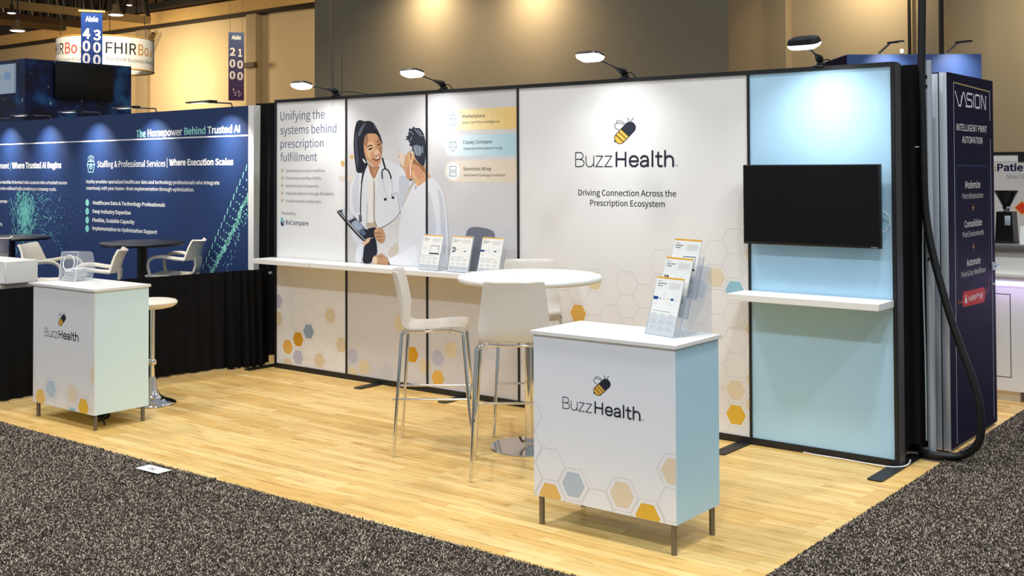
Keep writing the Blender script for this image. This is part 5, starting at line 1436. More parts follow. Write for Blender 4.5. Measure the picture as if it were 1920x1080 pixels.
# ------------------------------------------------------------------ brochures and their holders
def brochure(name, label, kind, w, h, parent_fn=None, group=None):
    """a sheaf standing on its bottom edge in the local x-z plane, face towards -y"""
    t = thing(name, label, 'brochure', (0, 0, 0), 0, group)
    b = MB(); b.box((-w / 2, 0.0, 0.0), (w / 2, 0.006, h), M_PAPER)
    b.build('sheets', t)
    sf = Surf((-w / 2, 0.0, 0.0), (1, 0, 0))
    b = MB()
    sf.rect(b, 0, h * 0.972, w, h, ink((232, 170, 40)), 0.0006)
    g1, g2, dk_ = ink((214, 210, 204)), ink((190, 188, 184)), (60, 60, 66)
    sf.disc(b, w * 0.10, h * 0.925, w * 0.016, ink((70, 66, 60)), 0.0005, 8)
    sf.rect(b, w * 0.13, h * 0.921, w * 0.22, h * 0.929, ink((150, 148, 146)), 0.0005)
    title = {'m': 'Marketplace', 'c': 'Copay Compare', 's': 'Seamless Wrap'}[kind]
    sf.text(b, title, dk_, 5, w * 0.07, h * 0.875, w * (0.40 if kind != 'm' else 0.36), h * 0.024, 0.0006)
    sf.text(b, 'Solution', dk_, 5, w * 0.07, h * 0.835, w * 0.27, h * 0.022, 0.0006)
    for k in range(7):
        sf.rect(b, w * 0.50, h * (0.90 - 0.016 * k), w * (0.92 if k != 6 else 0.8), h * (0.907 - 0.016 * k), g1, 0.0005)
    if kind == 'm':
        sf.rect(b, w * 0.44, h * 0.48, w * 0.90, h * 0.70, ink((70, 70, 76)), 0.0005)
        sf.rect(b, w * 0.455, h * 0.495, w * 0.885, h * 0.685, ink((238, 238, 236)), 0.0008)
        sf.rect(b, w * 0.40, h * 0.455, w * 0.94, h * 0.478, ink((36, 36, 40)), 0.0007)
        sf.rect(b, w * 0.80, h * 0.615, w * 0.86, h * 0.628, ink((60, 64, 80)), 0.001)
        for k in range(4):
            sf.rect(b, w * 0.08, h * (0.66 - 0.03 * k), w * 0.30, h * (0.668 - 0.03 * k), g1, 0.0005)
    elif kind == 'c':
        for s_, z_, r_, c_ in ((0.10, 0.66, 0.05, (150, 132, 116)), (0.19, 0.66, 0.04, (70, 84, 110)), (0.12, 0.57, 0.05, (120, 122, 130)), (0.20, 0.58, 0.035, (54, 56, 62)), (0.22, 0.62, 0.03, (104, 130, 150))):
            sf.disc(b, w * s_, h * z_, w * r_, ink(c_), 0.0006, 12)
        sf.disc(b, w * 0.33, h * 0.62, w * 0.022, ink((60, 60, 66)), 0.0006, 10)
        for s_, z_ in ((0.56, 0.66), (0.70, 0.66), (0.82, 0.62), (0.56, 0.57)):
            sf.ring(b, w * s_, h * z_, w * 0.028, w * 0.006, g2, 0.0006, 10)
        sf.rect(b, w * 0.66, h * 0.565, w * 0.76, h * 0.59, ink((44, 64, 112)), 0.0006)
    else:
        sf.poly(b, [(0.0, h * 0.600), (w * 0.16, h * 0.600), (w * 0.20, h * 0.628), (w * 0.16, h * 0.656), (0.0, h * 0.656)], ink((38, 74, 136)), 0.0006)
        for s_, c_ in ((0.26, (46, 50, 66)), (0.40, (140, 150, 162)), (0.56, (212, 160, 60))):
            sf.disc(b, w * s_, h * 0.626, w * 0.020, ink(c_), 0.0006, 10)
        sf.rect(b, w * 0.65, h * 0.605, w * 0.76, h * 0.645, ink((40, 96, 136)), 0.0006)
        for s_, z_ in ((0.40, 0.70), (0.85, 0.69), (0.85, 0.62), (0.12, 0.53), (0.65, 0.53)):
            sf.ring(b, w * s_, h * z_, w * 0.03, w * 0.006, g2, 0.0006, 10)
    sf.rect(b, w * 0.07, h * 0.405, w * 0.72, h * 0.413, ink((150, 148, 146)), 0.0005)
    for c_ in range(3):
        for r_ in range(3):
            for k in range(4):
                sf.rect(b, w * (0.07 + 0.30 * c_), h * (0.36 - 0.115 * r_ - 0.018 * k), w * (0.07 + 0.30 * c_ + (0.22 if k else 0.16)), h * (0.369 - 0.115 * r_ - 0.018 * k), g2 if k == 0 else g1, 0.0005)
    b.build('printing', t)
    return t


# three sheets standing in slanted holders on the long shelf
for x, kind, lab in ((2.045, 'm', 'left brochure on the long shelf, with a laptop picture'), (2.353, 'c', 'middle brochure on the long shelf, with a round photo cluster'), (2.655, 's', 'right brochure on the long shelf, with a blue arrow diagram')):
    tl = math.radians(14)
    rz = math.radians(-3)
    t = thing('sign_holder', {'m': 'clear slanted acrylic holder of the laptop brochure on the long shelf', 'c': 'clear slanted acrylic holder of the photo cluster brochure on the long shelf', 's': 'clear slanted acrylic holder of the blue arrow brochure on the long shelf'}[kind], 'brochure holder', (x, -0.185, 1.0055), rz, 'clear brochure holders on the long shelf')
    w, h = 0.226, 0.292
    b = MB()
    R_ = Matrix.Rotation(-tl, 4, 'X')
    def sl(mb, a, c):
        n = len(mb.v); mb.box(a, c, M_ACRY)
        for k in range(n, len(mb.v)):
            mb.v[k] = tuple(R_ @ Vector(mb.v[k]))
    sl(b, (-w / 2, 0.010, 0.004), (w / 2, 0.012, h)); b.build('back_sheet', t)
    b = MB(); sl(b, (-w / 2, -0.004, 0.004), (w / 2, -0.002, 0.05))
    sl(b, (-w / 2, -0.004, 0.004), (-w / 2 + 0.002, 0.012, h * 0.5)); sl(b, (w / 2 - 0.002, -0.004, 0.004), (w / 2, 0.012, h * 0.5)); b.build('front_pocket', t)
    b = MB(); b.box((-w / 2, -0.004, 0.0), (w / 2, 0.09, 0.003), M_ACRY); b.build('base', t)
    q = brochure('brochure', lab, kind, 0.214, 0.279, None, 'brochures on the long shelf')
    q.location = (x, -0.185, 1.0055 + 0.005)
    q.rotation_euler = (Matrix.Rotation(rz, 3, 'Z') @ Matrix.Rotation(-tl, 3, 'X')).to_euler()
    # the sheaf starts just behind the front pocket
    q.location += Vector((0, 0.001, 0))

# tiered holder on the right counter
HX, HY, HZ, HR = 5.222, -1.972, 0.9835, math.radians(-16)
t = thing('tiered_brochure_holder', 'clear three-tier acrylic holder on the right counter', 'brochure holder', (HX, HY, HZ), HR)
tl = math.radians(16)
w = 0.205
TI = [(0.0, 0.0), (0.062, 0.095), (0.124, 0.185)]
for k, (dy, dz) in enumerate(TI):
    b = MB()
    Tm = Matrix.Translation((0, dy, dz)) @ Matrix.Rotation(-tl, 4, 'X')
    def sl2(a, c):
        n = len(b.v); b.box(a, c, M_ACRY)
        for kk in range(n, len(b.v)):
            b.v[kk] = tuple(Tm @ Vector(b.v[kk]))
    sl2((-w / 2, 0.0, 0.0), (w / 2, 0.0025, 0.105)); sl2((-w / 2, 0.034, 0.0), (w / 2, 0.0365, 0.215)); sl2((-w / 2, 0.0, 0.0), (w / 2, 0.0365, 0.0025))
    sl2((-w / 2, 0.0, 0.0), (-w / 2 + 0.0025, 0.0365, 0.17)); sl2((w / 2 - 0.0025, 0.0, 0.0), (w / 2, 0.0365, 0.17))
    for e0, e1 in (((-w / 2, 0.0, 0.0), (w / 2, 0.0, 0.0)), ((w / 2, 0.0, 0.0), (w / 2, 0.0365, 0.0)), ((w / 2, 0.0365, 0.0), (w / 2, 0.0365, 0.215))):
        b.tube([Tm @ Vector(e0), Tm @ Vector(e1)], 0.0016, M_EDGE, 6)
    b.build('pocket', t)
    q = brochure('brochure', ('front brochure in the tiered holder on the right counter', 'middle brochure in the tiered holder on the right counter', 'rear topmost brochure in the tiered holder on the right counter')[k], 'scm'[k], 0.190, 0.290, None, 'brochures in the tiered holder')
    q.rotation_euler = (Matrix.Rotation(HR, 3, 'Z') @ Matrix.Rotation(-tl, 3, 'X')).to_euler()
    q.location = Matrix.Translation((HX, HY, HZ)) @ Matrix.Rotation(HR, 4, 'Z') @ Tm @ Vector((-0.002, 0.008, 0.0035))
# curved side wings that carry the pockets, and the rear foot
b = MB()
for s in (-1, 1):
    G = []
    for i in range(9):
        f = i / 8
        yb_ = 0.045 + 0.20 * f ** 0.8 + 0.02 * math.sin(f * PI)
        G.append([(s * (w / 2 + 0.004 + 0.012 * math.sin(f * PI)), 0.004 + 0.17 * f, 0.001 + 0.345 * f), (s * (w / 2 + 0.006 + 0.012 * math.sin(f * PI)), yb_ + 0.03 * (1 - f), 0.001 + 0.345 * f)])
    b.grid(G, M_ACRY, True, 0.0025)
b.build('side_wing', t)
b = MB(); b.box((-w / 2 - 0.004, 0.262, 0.0005), (w / 2 + 0.004, 0.265, 0.33), M_ACRY); b.box((-w / 2 - 0.004, 0.0, 0.0003), (w / 2 + 0.004, 0.265, 0.003), M_ACRY); b.build('rear_stand', t)

# clear entry box with white cards on the left counter
EX, EY, ER = 0.225, -2.155, math.radians(12)
EX = 0.275
t = thing('entry_box', 'clear acrylic entry box with a round opening on the left counter', 'box', (EX, EY, 0.9835), ER)
w, d, h = 0.170, 0.165, 0.215
b = MB()
outl = [(-d / 2, 0.0), (d / 2, 0.0), (d / 2 + 0.03, h * 0.45), (d / 2 + 0.005, h * 0.95), (d / 2 - 0.02, h), (-d / 2 + 0.03, h)]
for s in (-1, 1):
    b.prism(outl, 'x', s * w / 2, s * (w / 2 - 0.003), M_ACRY)
P3 = [(-d / 2, 0.0), (d / 2, 0.0), (d / 2 + 0.03, h * 0.45), (d / 2 + 0.005, h * 0.95), (d / 2 - 0.02, h), (-d / 2 + 0.03, h)]
for i in (0, 1, 2, 3, 4):
    a, c = P3[i], P3[i + 1]
    b.add([(-w / 2, a[0], a[1]), (w / 2, a[0], a[1]), (w / 2, c[0], c[1]), (-w / 2, c[0], c[1])], [(0, 1, 2, 3)], M_ACRY)
b.build('box_walls', t)
# slanting front plate with the round hole
b = MB()
K = 40
c0 = (0.0, h * 0.62)
sl_ = 0.03 / h
inn = [(0.056 * math.cos(2 * PI * k / K), c0[1] + 0.058 * math.sin(2 * PI * k / K)) for k in range(K)]
oo = []
for k in range(K):
    cc, ss = math.cos(2 * PI * k / K), math.sin(2 * PI * k / K)
    f = min((w / 2) / max(abs(cc), 1e-6), ((h - c0[1]) if ss > 0 else c0[1]) / max(abs(ss), 1e-6))
    oo.append((cc * f, c0[1] + ss * f))
fy = lambda z: -d / 2 + sl_ * z
vs = [(x, fy(z), z) for x, z in inn] + [(x, fy(z), z) for x, z in oo]
b.add(vs, [(k, (k + 1) % K, K + (k + 1) % K, K + k) for k in range(K)], M_ACRY)
b.build('front_plate', t)
b = MB(); b.tube([(x, fy(z) - 0.001, z) for x, z in inn], 0.0042, mat('acrylic_rim', (238, 240, 242), 0.2), 8, True)
for s in (-1, 1):
    b.tube([(s * w / 2, fy(0), 0.002), (s * w / 2, fy(h), h)], 0.0022, mat('acrylic_rim', (238, 240, 242), 0.2), 6)
b.tube([(-w / 2, fy(h), h), (w / 2, fy(h), h)], 0.0022, mat('acrylic_rim', (238, 240, 242), 0.2), 6)
b.build('rim', t)
random.seed(4)
M_E = Matrix.Translation((EX, EY, 0.9835)) @ Matrix.Rotation(ER, 4, 'Z')
card = None
for k in range(14):
    if card is None:
        b = MB(); b.box((-0.066, -0.050, 0.0), (0.066, 0.050, 0.0045), M_PAPER)
        card = b.build('entry_card')
        tag(card, 'white entry card piled inside the clear box on the left counter', 'card', 'entry cards in the clear box')
        q = card
    else:
        q = card.copy(); COL.objects.link(q)
    q.location = M_E @ Vector((random.uniform(-0.010, 0.010), random.uniform(-0.012, 0.010), 0.003 + 0.0062 * k))
    q.rotation_euler = (0, 0, ER + random.uniform(-0.09, 0.09))

# white paper sheet on the carpet
b = MB(); b.box((-0.108, -0.049, 0.0), (0.108, 0.049, 0.0012), M_PAPER)
t = thing('paper_sheet', 'small white numbered paper sheet lying on the dark carpet', 'paper', (2.209, -2.790, 0.0185), math.radians(2))
b.build('sheet', t)
sf = Surf((0, 0, 0.0012), (-1, 0, 0), (0, -1, 0))
b = MB(); sf.text(b, '751', (40, 38, 36), 3, -0.030, -0.012, 0.040, 0.028, 0.0006); b.build('number', t)


# ------------------------------------------------------------------ drapes
def drape(name, pts, z0, z1, label, amp=0.022, wl=0.11, flare=0.0, seed=1, sag=0.0):
    """a pleated cloth along a floor line"""
    rnd = random.Random(seed)
    P = [Vector((p[0], p[1], 0)) for p in pts]
    L = [0]
    for i in range(1, len(P)):
        L.append(L[-1] + (P[i] - P[i - 1]).length)
    tot = L[-1]
    n = max(24, int(tot / wl * 8))
    cols = []
    ph = 0.0
    for i in range(n + 1):
        s = tot * i / n
        j = max(k for k in range(len(L)) if L[k] <= s + 1e-9)
        j = min(j, len(P) - 2)
        f = (s - L[j]) / max(L[j + 1] - L[j], 1e-9)
        p = P[j].lerp(P[j + 1], f)
        d = (P[j + 1] - P[j]).normalized()
        nn = Vector((d.y, -d.x, 0))
        ph += 2 * PI * (tot / n) / (wl * (0.75 + 0.5 * rnd.random()))
        a = amp * (0.6 + 0.8 * rnd.random())
        cols.append((p, nn, math.sin(ph) * a, math.sin(ph * 0.31) * amp * 0.8))
    Z = [1.0, 0.97, 0.9, 0.75, 0.5, 0.25, 0.08, 0.0]
    G = []
    for z in Z:
        row = []
        for k, (p, nn, a, a2) in enumerate(cols):
            f = 0.35 + 0.65 * (1 - z)
            q = p + nn * (a * f + a2 * (1 - z) + flare * (1 - z))
            zz = z0 + (z1 - z0) * z - (sag * math.sin(k / len(cols) * PI * 5) if z == 0 else 0)
            row.append((q.x, q.y, zz))
        G.append(row)
    b = MB(); b.grid(G, M_DRAPE, True, 0.003)
    return b.build(name), label


ob, lab = drape('low_drape', [(-0.23, 0.10), (-0.36, -0.60), (-0.50, -1.55), (-0.55, -2.62)], 0.012, 0.880, 'low black side drape behind the left counter and stool', 0.016, 0.13, -0.02, 3)
t = thing('side_drape', lab, 'drape', (-0.23, 0.1, 0))
ob.name = 'cloth'; ob.parent = t; ob.location = (0.23, -0.1, 0)
b = MB(); b.tube([(-0.26, 0.16, 0.835), (-0.42, -0.60, 0.835), (-0.56, -1.55, 0.835), (-0.60, -2.62, 0.835)], 0.014, M_ALU, 10); b.build('rail', t, (-0.23, 0.1, 0))
# a bunched piece of the drape near the back wall
ob, lab = drape('drape_bunch', [(-0.185, 0.02), (-0.25, -0.16), (-0.30, -0.34)], 0.006, 0.885, '', 0.034, 0.075, -0.03, 9)
ob.name = 'gathered_cloth'; ob.parent = t; ob.location = (0.23, -0.1, 0)
ob, lab = drape('tall_drape', [(-0.80, 0.42), (0.4, 0.44), (2.4, 0.44), (4.6, 0.44), (5.70, 0.44)], 0.01, 2.46, 'tall black drape hanging behind the whole back wall', 0.03, 0.2, 0, 5)
tag(ob, lab, 'drape')
ob, lab = drape('end_drape', [(5.645, 0.20), (5.715, 0.25), (5.722, 0.42)], 0.075, 2.42, 'narrow black drape hanging at the right end between panel and tower', 0.022, 0.09, 0.0, 8, 0.03)
tag(ob, lab, 'drape')
# pole of the drape line
t = thing('drape_pole', 'upright aluminium drape pole beside the dark navy tower', 'pole', (5.779, 0.379, 0))
b = MB(); b.tube([(0, 0, 0.006), (0, 0, 2.477)], 0.0245, M_ALU, 16); b.build('post', t)
b = MB(); b.box((-0.035, -0.10, 0.0005), (0.085, 0.12, 0.006), M_STEEL); b.build('base_plate', t)
b = MB()
for z in (2.30, 2.36, 1.22):
    b.box((-0.006, -0.0262, z), (0.006, -0.0235, z + 0.022), M_BLACK)
b.build('slots', t)
b = MB(); b.tube([(5.665, 0.30, 1.935), (5.70, 0.31, 1.932), (5.775, 0.352, 1.934)], 0.004, M_CORDW, 6)
tag(b.build('tie_string'), 'short white string tied from the panel end to the pole', 'string')

# black hose hanging from above
b = MB()
b.tube(smooth_path([(5.772, 0.335, 9.0), (5.775, 0.33, 4.0), (5.772, 0.325, 3.0), (5.760, 0.325, 2.4), (5.762, 0.328, 2.1), (5.765, 0.325, 1.85), (5.775, 0.32, 1.55), (5.825, 0.31, 1.25), (5.94, 0.30, 0.84), (6.06, 0.30, 0.50), (6.095, 0.31, 0.29), (6.070, 0.33, 0.14), (5.97, 0.35, 0.045), (5.84, 0.31, 0.032), (5.78, 0.305, 0.034), (5.735, 0.33, 0.034), (5.70, 0.385, 0.034)], 8), 0.0235, M_RUBBER, 12)
tag(b.build('power_hose'), 'thick black power hose hanging down past the tower and curling on the floor', 'hose')
b = MB(); b.tube(smooth_path([(5.758, 0.372, 2.43), (5.748, 0.36, 2.1), (5.745, 0.36, 1.9), (5.75, 0.36, 1.6), (5.742, 0.36, 1.2), (5.75, 0.36, 0.6), (5.748, 0.37, 0.1)], 6), 0.005, mat('grey_white_cord', (190, 200, 205), 0.5), 6)
tag(b.build('thin_cord'), 'thin pale cord running down the aluminium drape pole', 'cord')

# ------------------------------------------------------------------ dark navy tower
TX, TY0, TY1, TH = 5.846, 0.539, 1.565, 2.411
t = thing('banner_tower', 'dark navy free-standing tower with white print technology lettering', 'banner tower', (TX - 0.1, TY0, 0))
o = (TX - 0.1, TY0, 0)
b = MB(); b.box((TX - 0.14, TY0 + 0.004, 0.02), (TX - 0.001, TY1, TH), M_NAVYT); b.box((TX - 0.13, TY0 + 0.05, 0.0), (TX - 0.02, TY1 - 0.06, 0.02), M_ALU); b.build('body', t, o)
b = MB()
b.box((TX - 0.048, TY0 - 0.004, 0.012), (TX - 0.0005, TY0 + 0.006, TH - 0.002), M_ALU, 0.003); b.box((TX - 0.105, TY0 - 0.002, 0.012), (TX - 0.055, TY0 + 0.006, TH - 0.008), M_ALU, 0.003)
b.box((TX - 0.165, TY0, 0.012), (TX - 0.11, TY0 + 0.006, TH - 0.01), M_ALU, 0.003); b.box((TX - 0.056, TY0 + 0.001, 0.012), (TX - 0.046, TY0 + 0.006, TH - 0.004), M_BLACK)
b.build('metal_edge', t, o)
sf = Surf((TX, 0, 0), (0, 1, 0))
b = MB(); b.box((TX - 0.001, TY0, 0.03), (TX, TY1, TH), M_NAVYT)
wl = ink((196, 200, 210))
sf.line(b, [(0.66, 0.04), (0.68, 2.352)], 0.008, wl, 0.0006); sf.line(b, [(0.68, 2.352), (1.485, 2.332)], 0.008, ink((190, 165, 110)), 0.0006)
sf.line(b, [(1.485, 2.332), (1.485, 2.13)], 0.010, wl, 0.0006); sf.line(b, [(1.488, 2.0), (1.488, 0.06)], 0.007, wl, 0.0006)
bl_ = ink((50, 72, 118))
sf.line(b, [(0.703, 0.959), (0.705, 1.76), (0.73, 1.815), (1.39, 1.812), (1.43, 1.77), (1.43, 1.05)], 0.006, bl_, 0.0006)
fc = b.build('printed_face', t, o)
b = MB()
for tx in TEXT['tower'][:8]:
    sf.text(b, *tx, 0.0008)
for s_, z_ in ((1.066, 1.532), (1.06, 1.272)):
    sf.line(b, [(s_ - 0.022, z_), (s_ + 0.022, z_)], 0.008, ink((214, 150, 60)), 0.0008); sf.line(b, [(s_, z_ - 0.022), (s_, z_ + 0.022)], 0.008, ink((214, 150, 60)), 0.0008)
b.build('lettering', fc, o)
# the word mark in stroked capitals
b = MB()
wht = ink((235, 235, 238))
L0, L1, B0, T0 = 0.712, 1.385, 2.205, 2.296
def vx(a, c):
    return (L0 + (L1 - L0) * a, B0 + (T0 - B0) * c)
st = 0.0125
sf.line(b, [vx(0, 1), vx(0.105, 0.02), vx(0.165, 0.02), vx(0.20, 0.75)], st, wht, 0.0008)
sf.line(b, [vx(0.165, 0.02), vx(0.245, 0.98), vx(0.275, 0.98), vx(0.36, 0.05)], st, wht, 0.0008)
sf.line(b, [vx(0.535, 0.98), vx(0.38, 0.98), vx(0.36, 0.80), vx(0.38, 0.56), vx(0.51, 0.52), vx(0.535, 0.34), vx(0.52, 0.05), vx(0.33, 0.03)], st, wht, 0.0008)
sf.line(b, [vx(0.585, 0.02), vx(0.585, 0.98)], st, wht, 0.0008)
sf.line(b, [vx(0.66, 0.03), vx(0.64, 0.2), vx(0.64, 0.8), vx(0.66, 0.97), vx(0.78, 0.97), vx(0.80, 0.8), vx(0.80, 0.2), vx(0.78, 0.03)], st, wht, 0.0008, True)
sf.line(b, [vx(0.855, 0.02), vx(0.855, 0.98), vx(0.88, 0.98), vx(0.975, 0.02), vx(1.0, 0.02), vx(1.0, 0.98)], st, wht, 0.0008)
sf.text(b, '\u00ae', (235, 235, 238), 1, 1.395, 2.275, 1.410, 0.018, 0.0008)
b.build('word_mark', fc, o)
b = MB()
bp = [(0.806, 0.894), (1.306, 0.881), (1.311, 0.982), (0.81, 0.99)]
r_ = 0.025
sf.poly(b, [(0.806, 0.915), (0.83, 0.892), (1.285, 0.880), (1.308, 0.903), (1.312, 0.96), (1.29, 0.983), (0.835, 0.991), (0.81, 0.968)], ink((204, 52, 38)), 0.0008)
sf.line(b, [(0.703, 0.96), (0.72, 0.93), (0.806, 0.93)], 0.008, ink((190, 80, 50)), 0.0008); sf.line(b, [(1.31, 0.93), (1.40, 0.97), (1.43, 1.05)], 0.008, ink((190, 80, 50)), 0.0008)
sf.text(b, *TEXT['tower'][8], 0.0012)
sf.rect(b, 0.862, 0.912, 0.902, 0.945, ink((245, 230, 225)), 0.0012); sf.line(b, [(0.870, 0.945), (0.870, 0.962), (0.894, 0.962), (0.894, 0.945)], 0.006, ink((245, 230, 225)), 0.0012)
b.build('red_badge', fc, o)
# small latch on the far edge
b = MB(); b.box((TX, 1.50, 1.105), (TX + 0.03, 1.56, 1.125), M_ALU, 0.003); b.box((TX, 1.47, 1.085), (TX + 0.015, 1.50, 1.14), M_ALU, 0.003); b.lathe([(0, 0.012), (0.022, 0.008), (0.022, 0.0)], M_ALU, 12, (TX + 0.004, 1.485, 0.985)); b.build('latch', t, o)

# ------------------------------------------------------------------ neighbouring booth on the left
NP = Vector((-0.828, 0.356, 0.0))
ND = Vector((5.431, -0.282, 0)).normalized()       # writing direction (towards the right end)
NN = ND.cross(Vector((0, 0, 1)))
NS = Surf(NP, ND)
NL = -6.2
t = thing('backdrop_wall', 'dark blue neighbouring backdrop wall with white and teal lettering', 'backdrop', NP[:])
b = MB()
cc = NP + ND * (NL / 2) - NN * 0.03
b.obox(cc + Vector((0, 0, 1.22)), ND, NN, (0, 0, 1), (-NL / 2, 0.03, 1.22), M_NAVY)
NS.rect(b, NL, 2.140, -0.004, 2.154, ink((228, 228, 226)), 0.001)
te = ink((140, 212, 198))
rd = random.Random(11)
# dotted wave near the right end
for k in range(15):
    f = k / 14
    s0, z0 = -0.80 + 0.74 * f, 0.80 + 1.02 * f
    NS.line(b, [(s0, z0 - 0.02), (s0 + 0.015, z0 + 0.035)], 0.013, te, 0.0012)
    ns = 7
    for j in range(1, ns + 1):
        x, z = s0 + 0.012 + j * (0.028 + 0.006 * k * 0.3), z0 - 0.012 - 0.035 * j + 0.010 * j * j * 0.5
        if x < -0.015 and z > 0.7:
            NS.disc(b, x, z, 0.0085 + 0.003 * rd.random(), te, 0.0012, 8)
for k in range(70):
    f = k / 69
    s0, z0 = -0.66 + 0.64 * f, 0.72 + 0.82 * f + 0.02 * math.sin(f * 9)
    r0 = 0.010 + 0.016 * rd.random()
    NS.disc(b, min(s0 + rd.uniform(-0.012, 0.012), -0.03), z0 + rd.uniform(-0.02, 0.02), r0, te, 0.0014, 8)
for k in range(90):
    f = rd.random()
    s0, z0 = -0.58 + 0.56 * f + 0.06 * rd.random(), 0.70 + 0.78 * f - 0.02 - 0.22 * rd.random() * (1.1 - f)
    if s0 < -0.01 and z0 > 0.6:
        NS.disc(b, s0, z0, 0.006 + 0.003 * rd.random(), ink((120, 176, 196)), 0.0011, 6)
# swarm of teal flecks, dense at the left, thinning to the right
def fleck(x, z, a, l, c_):
    if x < -3.3 and x > -5.25 and 0.72 < z < 1.55:
        NS.line(b, [(x - l / 2 * math.cos(a), z - l / 2 * math.sin(a)), (x + l / 2 * math.cos(a), z + l / 2 * math.sin(a))], 0.008, ink(c_), 0.0011)


TE1, TE2, TE3 = (128, 204, 192), (84, 160, 160), (74, 112, 160)
for k in range(1150):                                   # the dense head
    th, r0 = rd.uniform(0, 2 * PI), abs(rd.gauss(0, 0.5))
    x, z = -4.72 + 0.27 * r0 * math.cos(th) * 1.25, 1.22 + 0.46 * r0 * math.sin(th)
    fleck(x, z, rd.uniform(0.6, 2.4), rd.uniform(0.015, 0.045), TE1 if rd.random() < 0.6 else TE2)
for k in range(12):                                    # streaming strands of the mane
    x, z = -4.85 + 0.05 * k, 1.60 - 0.055 * k + rd.uniform(-0.03, 0.03)
    a = rd.uniform(-0.9, 0.5)
    n_ = rd.randint(14, 30)
    for j in range(n_):
        a += rd.gauss(0.02, 0.10)
        x += 0.040 * math.cos(a)
        z += 0.030 * math.sin(a)
        if rd.random() < 0.85 - 0.012 * j:
            fleck(x + rd.gauss(0, 0.012), z + rd.gauss(0, 0.014), a + rd.gauss(0, 0.4), rd.uniform(0.012, 0.035), TE1 if rd.random() < 0.75 - 0.02 * j else TE3)
for k in range(420):                                   # loose specks drifting to the right
    u = abs(rd.gauss(0, 0.55))
    fleck(-4.7 + u * 1.25, 1.20 + rd.gauss(0, 0.22) + 0.10 * u, rd.uniform(0, PI), rd.uniform(0.008, 0.018), TE3 if rd.random() < 0.7 else TE2)
for k in range(5):                                     # the muzzle edge at the left
    for j in range(8):
        fleck(-5.12 + 0.02 * k + 0.012 * j, 1.44 - 0.13 * k - 0.018 * j, -1.0, 0.03, TE1)
bd = b.build('printed_board', t, NP)
b = MB()
for tx in TEXT['nb']:
    NS.text(b, *tx, 0.0016)
NS.line(b, [(-1.475, 1.830), (-1.475, 1.935)], 0.008, ink((228, 228, 226)), 0.0016); NS.line(b, [(-5.126, 1.815), (-5.126, 1.91)], 0.008, ink((150, 200, 205)), 0.0016)
b.build('lettering', bd, NP)
b = MB()
for z in (1.429, 1.327, 1.225, 1.125):
    NS.disc(b, -3.170, z, 0.042, ink((120, 205, 190)), 0.0014, 20)
    NS.ring(b, -3.170, z, 0.022, 0.008, ink((180, 235, 220)), 0.0018, 12)
b.build('bullet_marks', bd, NP)
b = MB()
ic = ink((170, 225, 220))
ix, iz = -3.09, 1.88
for dx in (-0.042, 0.0, 0.042):
    NS.ring(b, ix + dx, iz + 0.06 + (0.012 if dx == 0 else 0), 0.022, 0.007, ic, 0.0016, 12, 0.030)
NS.line(b, [(ix - 0.07, iz + 0.03), (ix + 0.07, iz + 0.03), (ix + 0.085, iz - 0.005), (ix - 0.085, iz - 0.005)], 0.008, ic, 0.0016, True)
NS.line(b, [(ix - 0.085, iz - 0.01), (ix - 0.06, iz - 0.06), (ix - 0.06, iz - 0.088), (ix - 0.03, iz - 0.098), (ix, iz - 0.088), (ix + 0.03, iz - 0.098), (ix + 0.06, iz - 0.088), (ix + 0.06, iz - 0.06), (ix + 0.085, iz - 0.01)], 0.008, ic, 0.0016)
NS.ring(b, ix, iz - 0.028, 0.032, 0.007, ic, 0.0016, 14); NS.ring(b, ix, iz - 0.028, 0.012, 0.006, ic, 0.0016, 10)
b.build('icon', bd, NP)
b = MB(); b.obox(NP + ND * 0.045 - NN * 0.03 + Vector((0, 0, 1.22)), ND, NN, (0, 0, 1), (0.045, 0.045, 1.22), M_WHITE); b.build('end_post', t, NP)


def bar_lamp(s, label, gx=0.34):
    hp = NP + ND * s + NN * gx + Vector((0, 0, 2.475))
    t = thing('bar_lamp', label, 'lamp', (NP + ND * s + Vector((0, 0, 2.44)))[:], 0, 'bar lamps on the blue backdrop')
    o = (NP + ND * s + Vector((0, 0, 2.44)))
    b = MB(); b.obox(hp, ND, NN, (0, 0, 1), (0.20, 0.05, 0.008), M_STEEL); b.obox(hp + ND * 0.17 + Vector((0, 0, -0.002)), ND, NN, (0, 0, 1), (0.03, 0.045, 0.012), M_BLACKP); hd = b.build('lamp_head', t, o)
    b = MB(); b.obox(hp + Vector((0, 0, -0.0095)) - ND * 0.03, ND, NN, (0, 0, 1), (0.10, 0.035, 0.0015), mat('soft_lit_lens', (255, 250, 240), 0.4, emit=2.2)); b.build('lens', hd, o)
    b = MB(); b.tube([o + Vector((0, 0, 0.0)) - NN * 0.02, o + Vector((0, 0, 0.035)) - NN * 0.01, hp - NN * 0.04], 0.008, M_STEEL, 8); b.build('arm', t, o)
    area('bar_lamp_light', hp + Vector((0, 0, -0.015)), hp + Vector((0, 0, -0.015)) - NN * 0.42 + Vector((0, 0, -0.80)), 0.12, 0.05, 26.0, (1.0, 0.95, 0.86), 95)
    return t


for s, lab in ((-0.32, 'bar lamp at the right end of the blue backdrop, under the purple aisle sign'), (-1.72, 'bar lamp second from the right on the blue backdrop'), (-2.92, 'middle bar lamp on the blue backdrop, below the dark screen'),
               (-4.10, 'bar lamp on the blue backdrop below the starfield tower corner'), (-5.15, 'bar lamp at the left end of the blue backdrop, cut by the frame')):
    bar_lamp(s, lab)


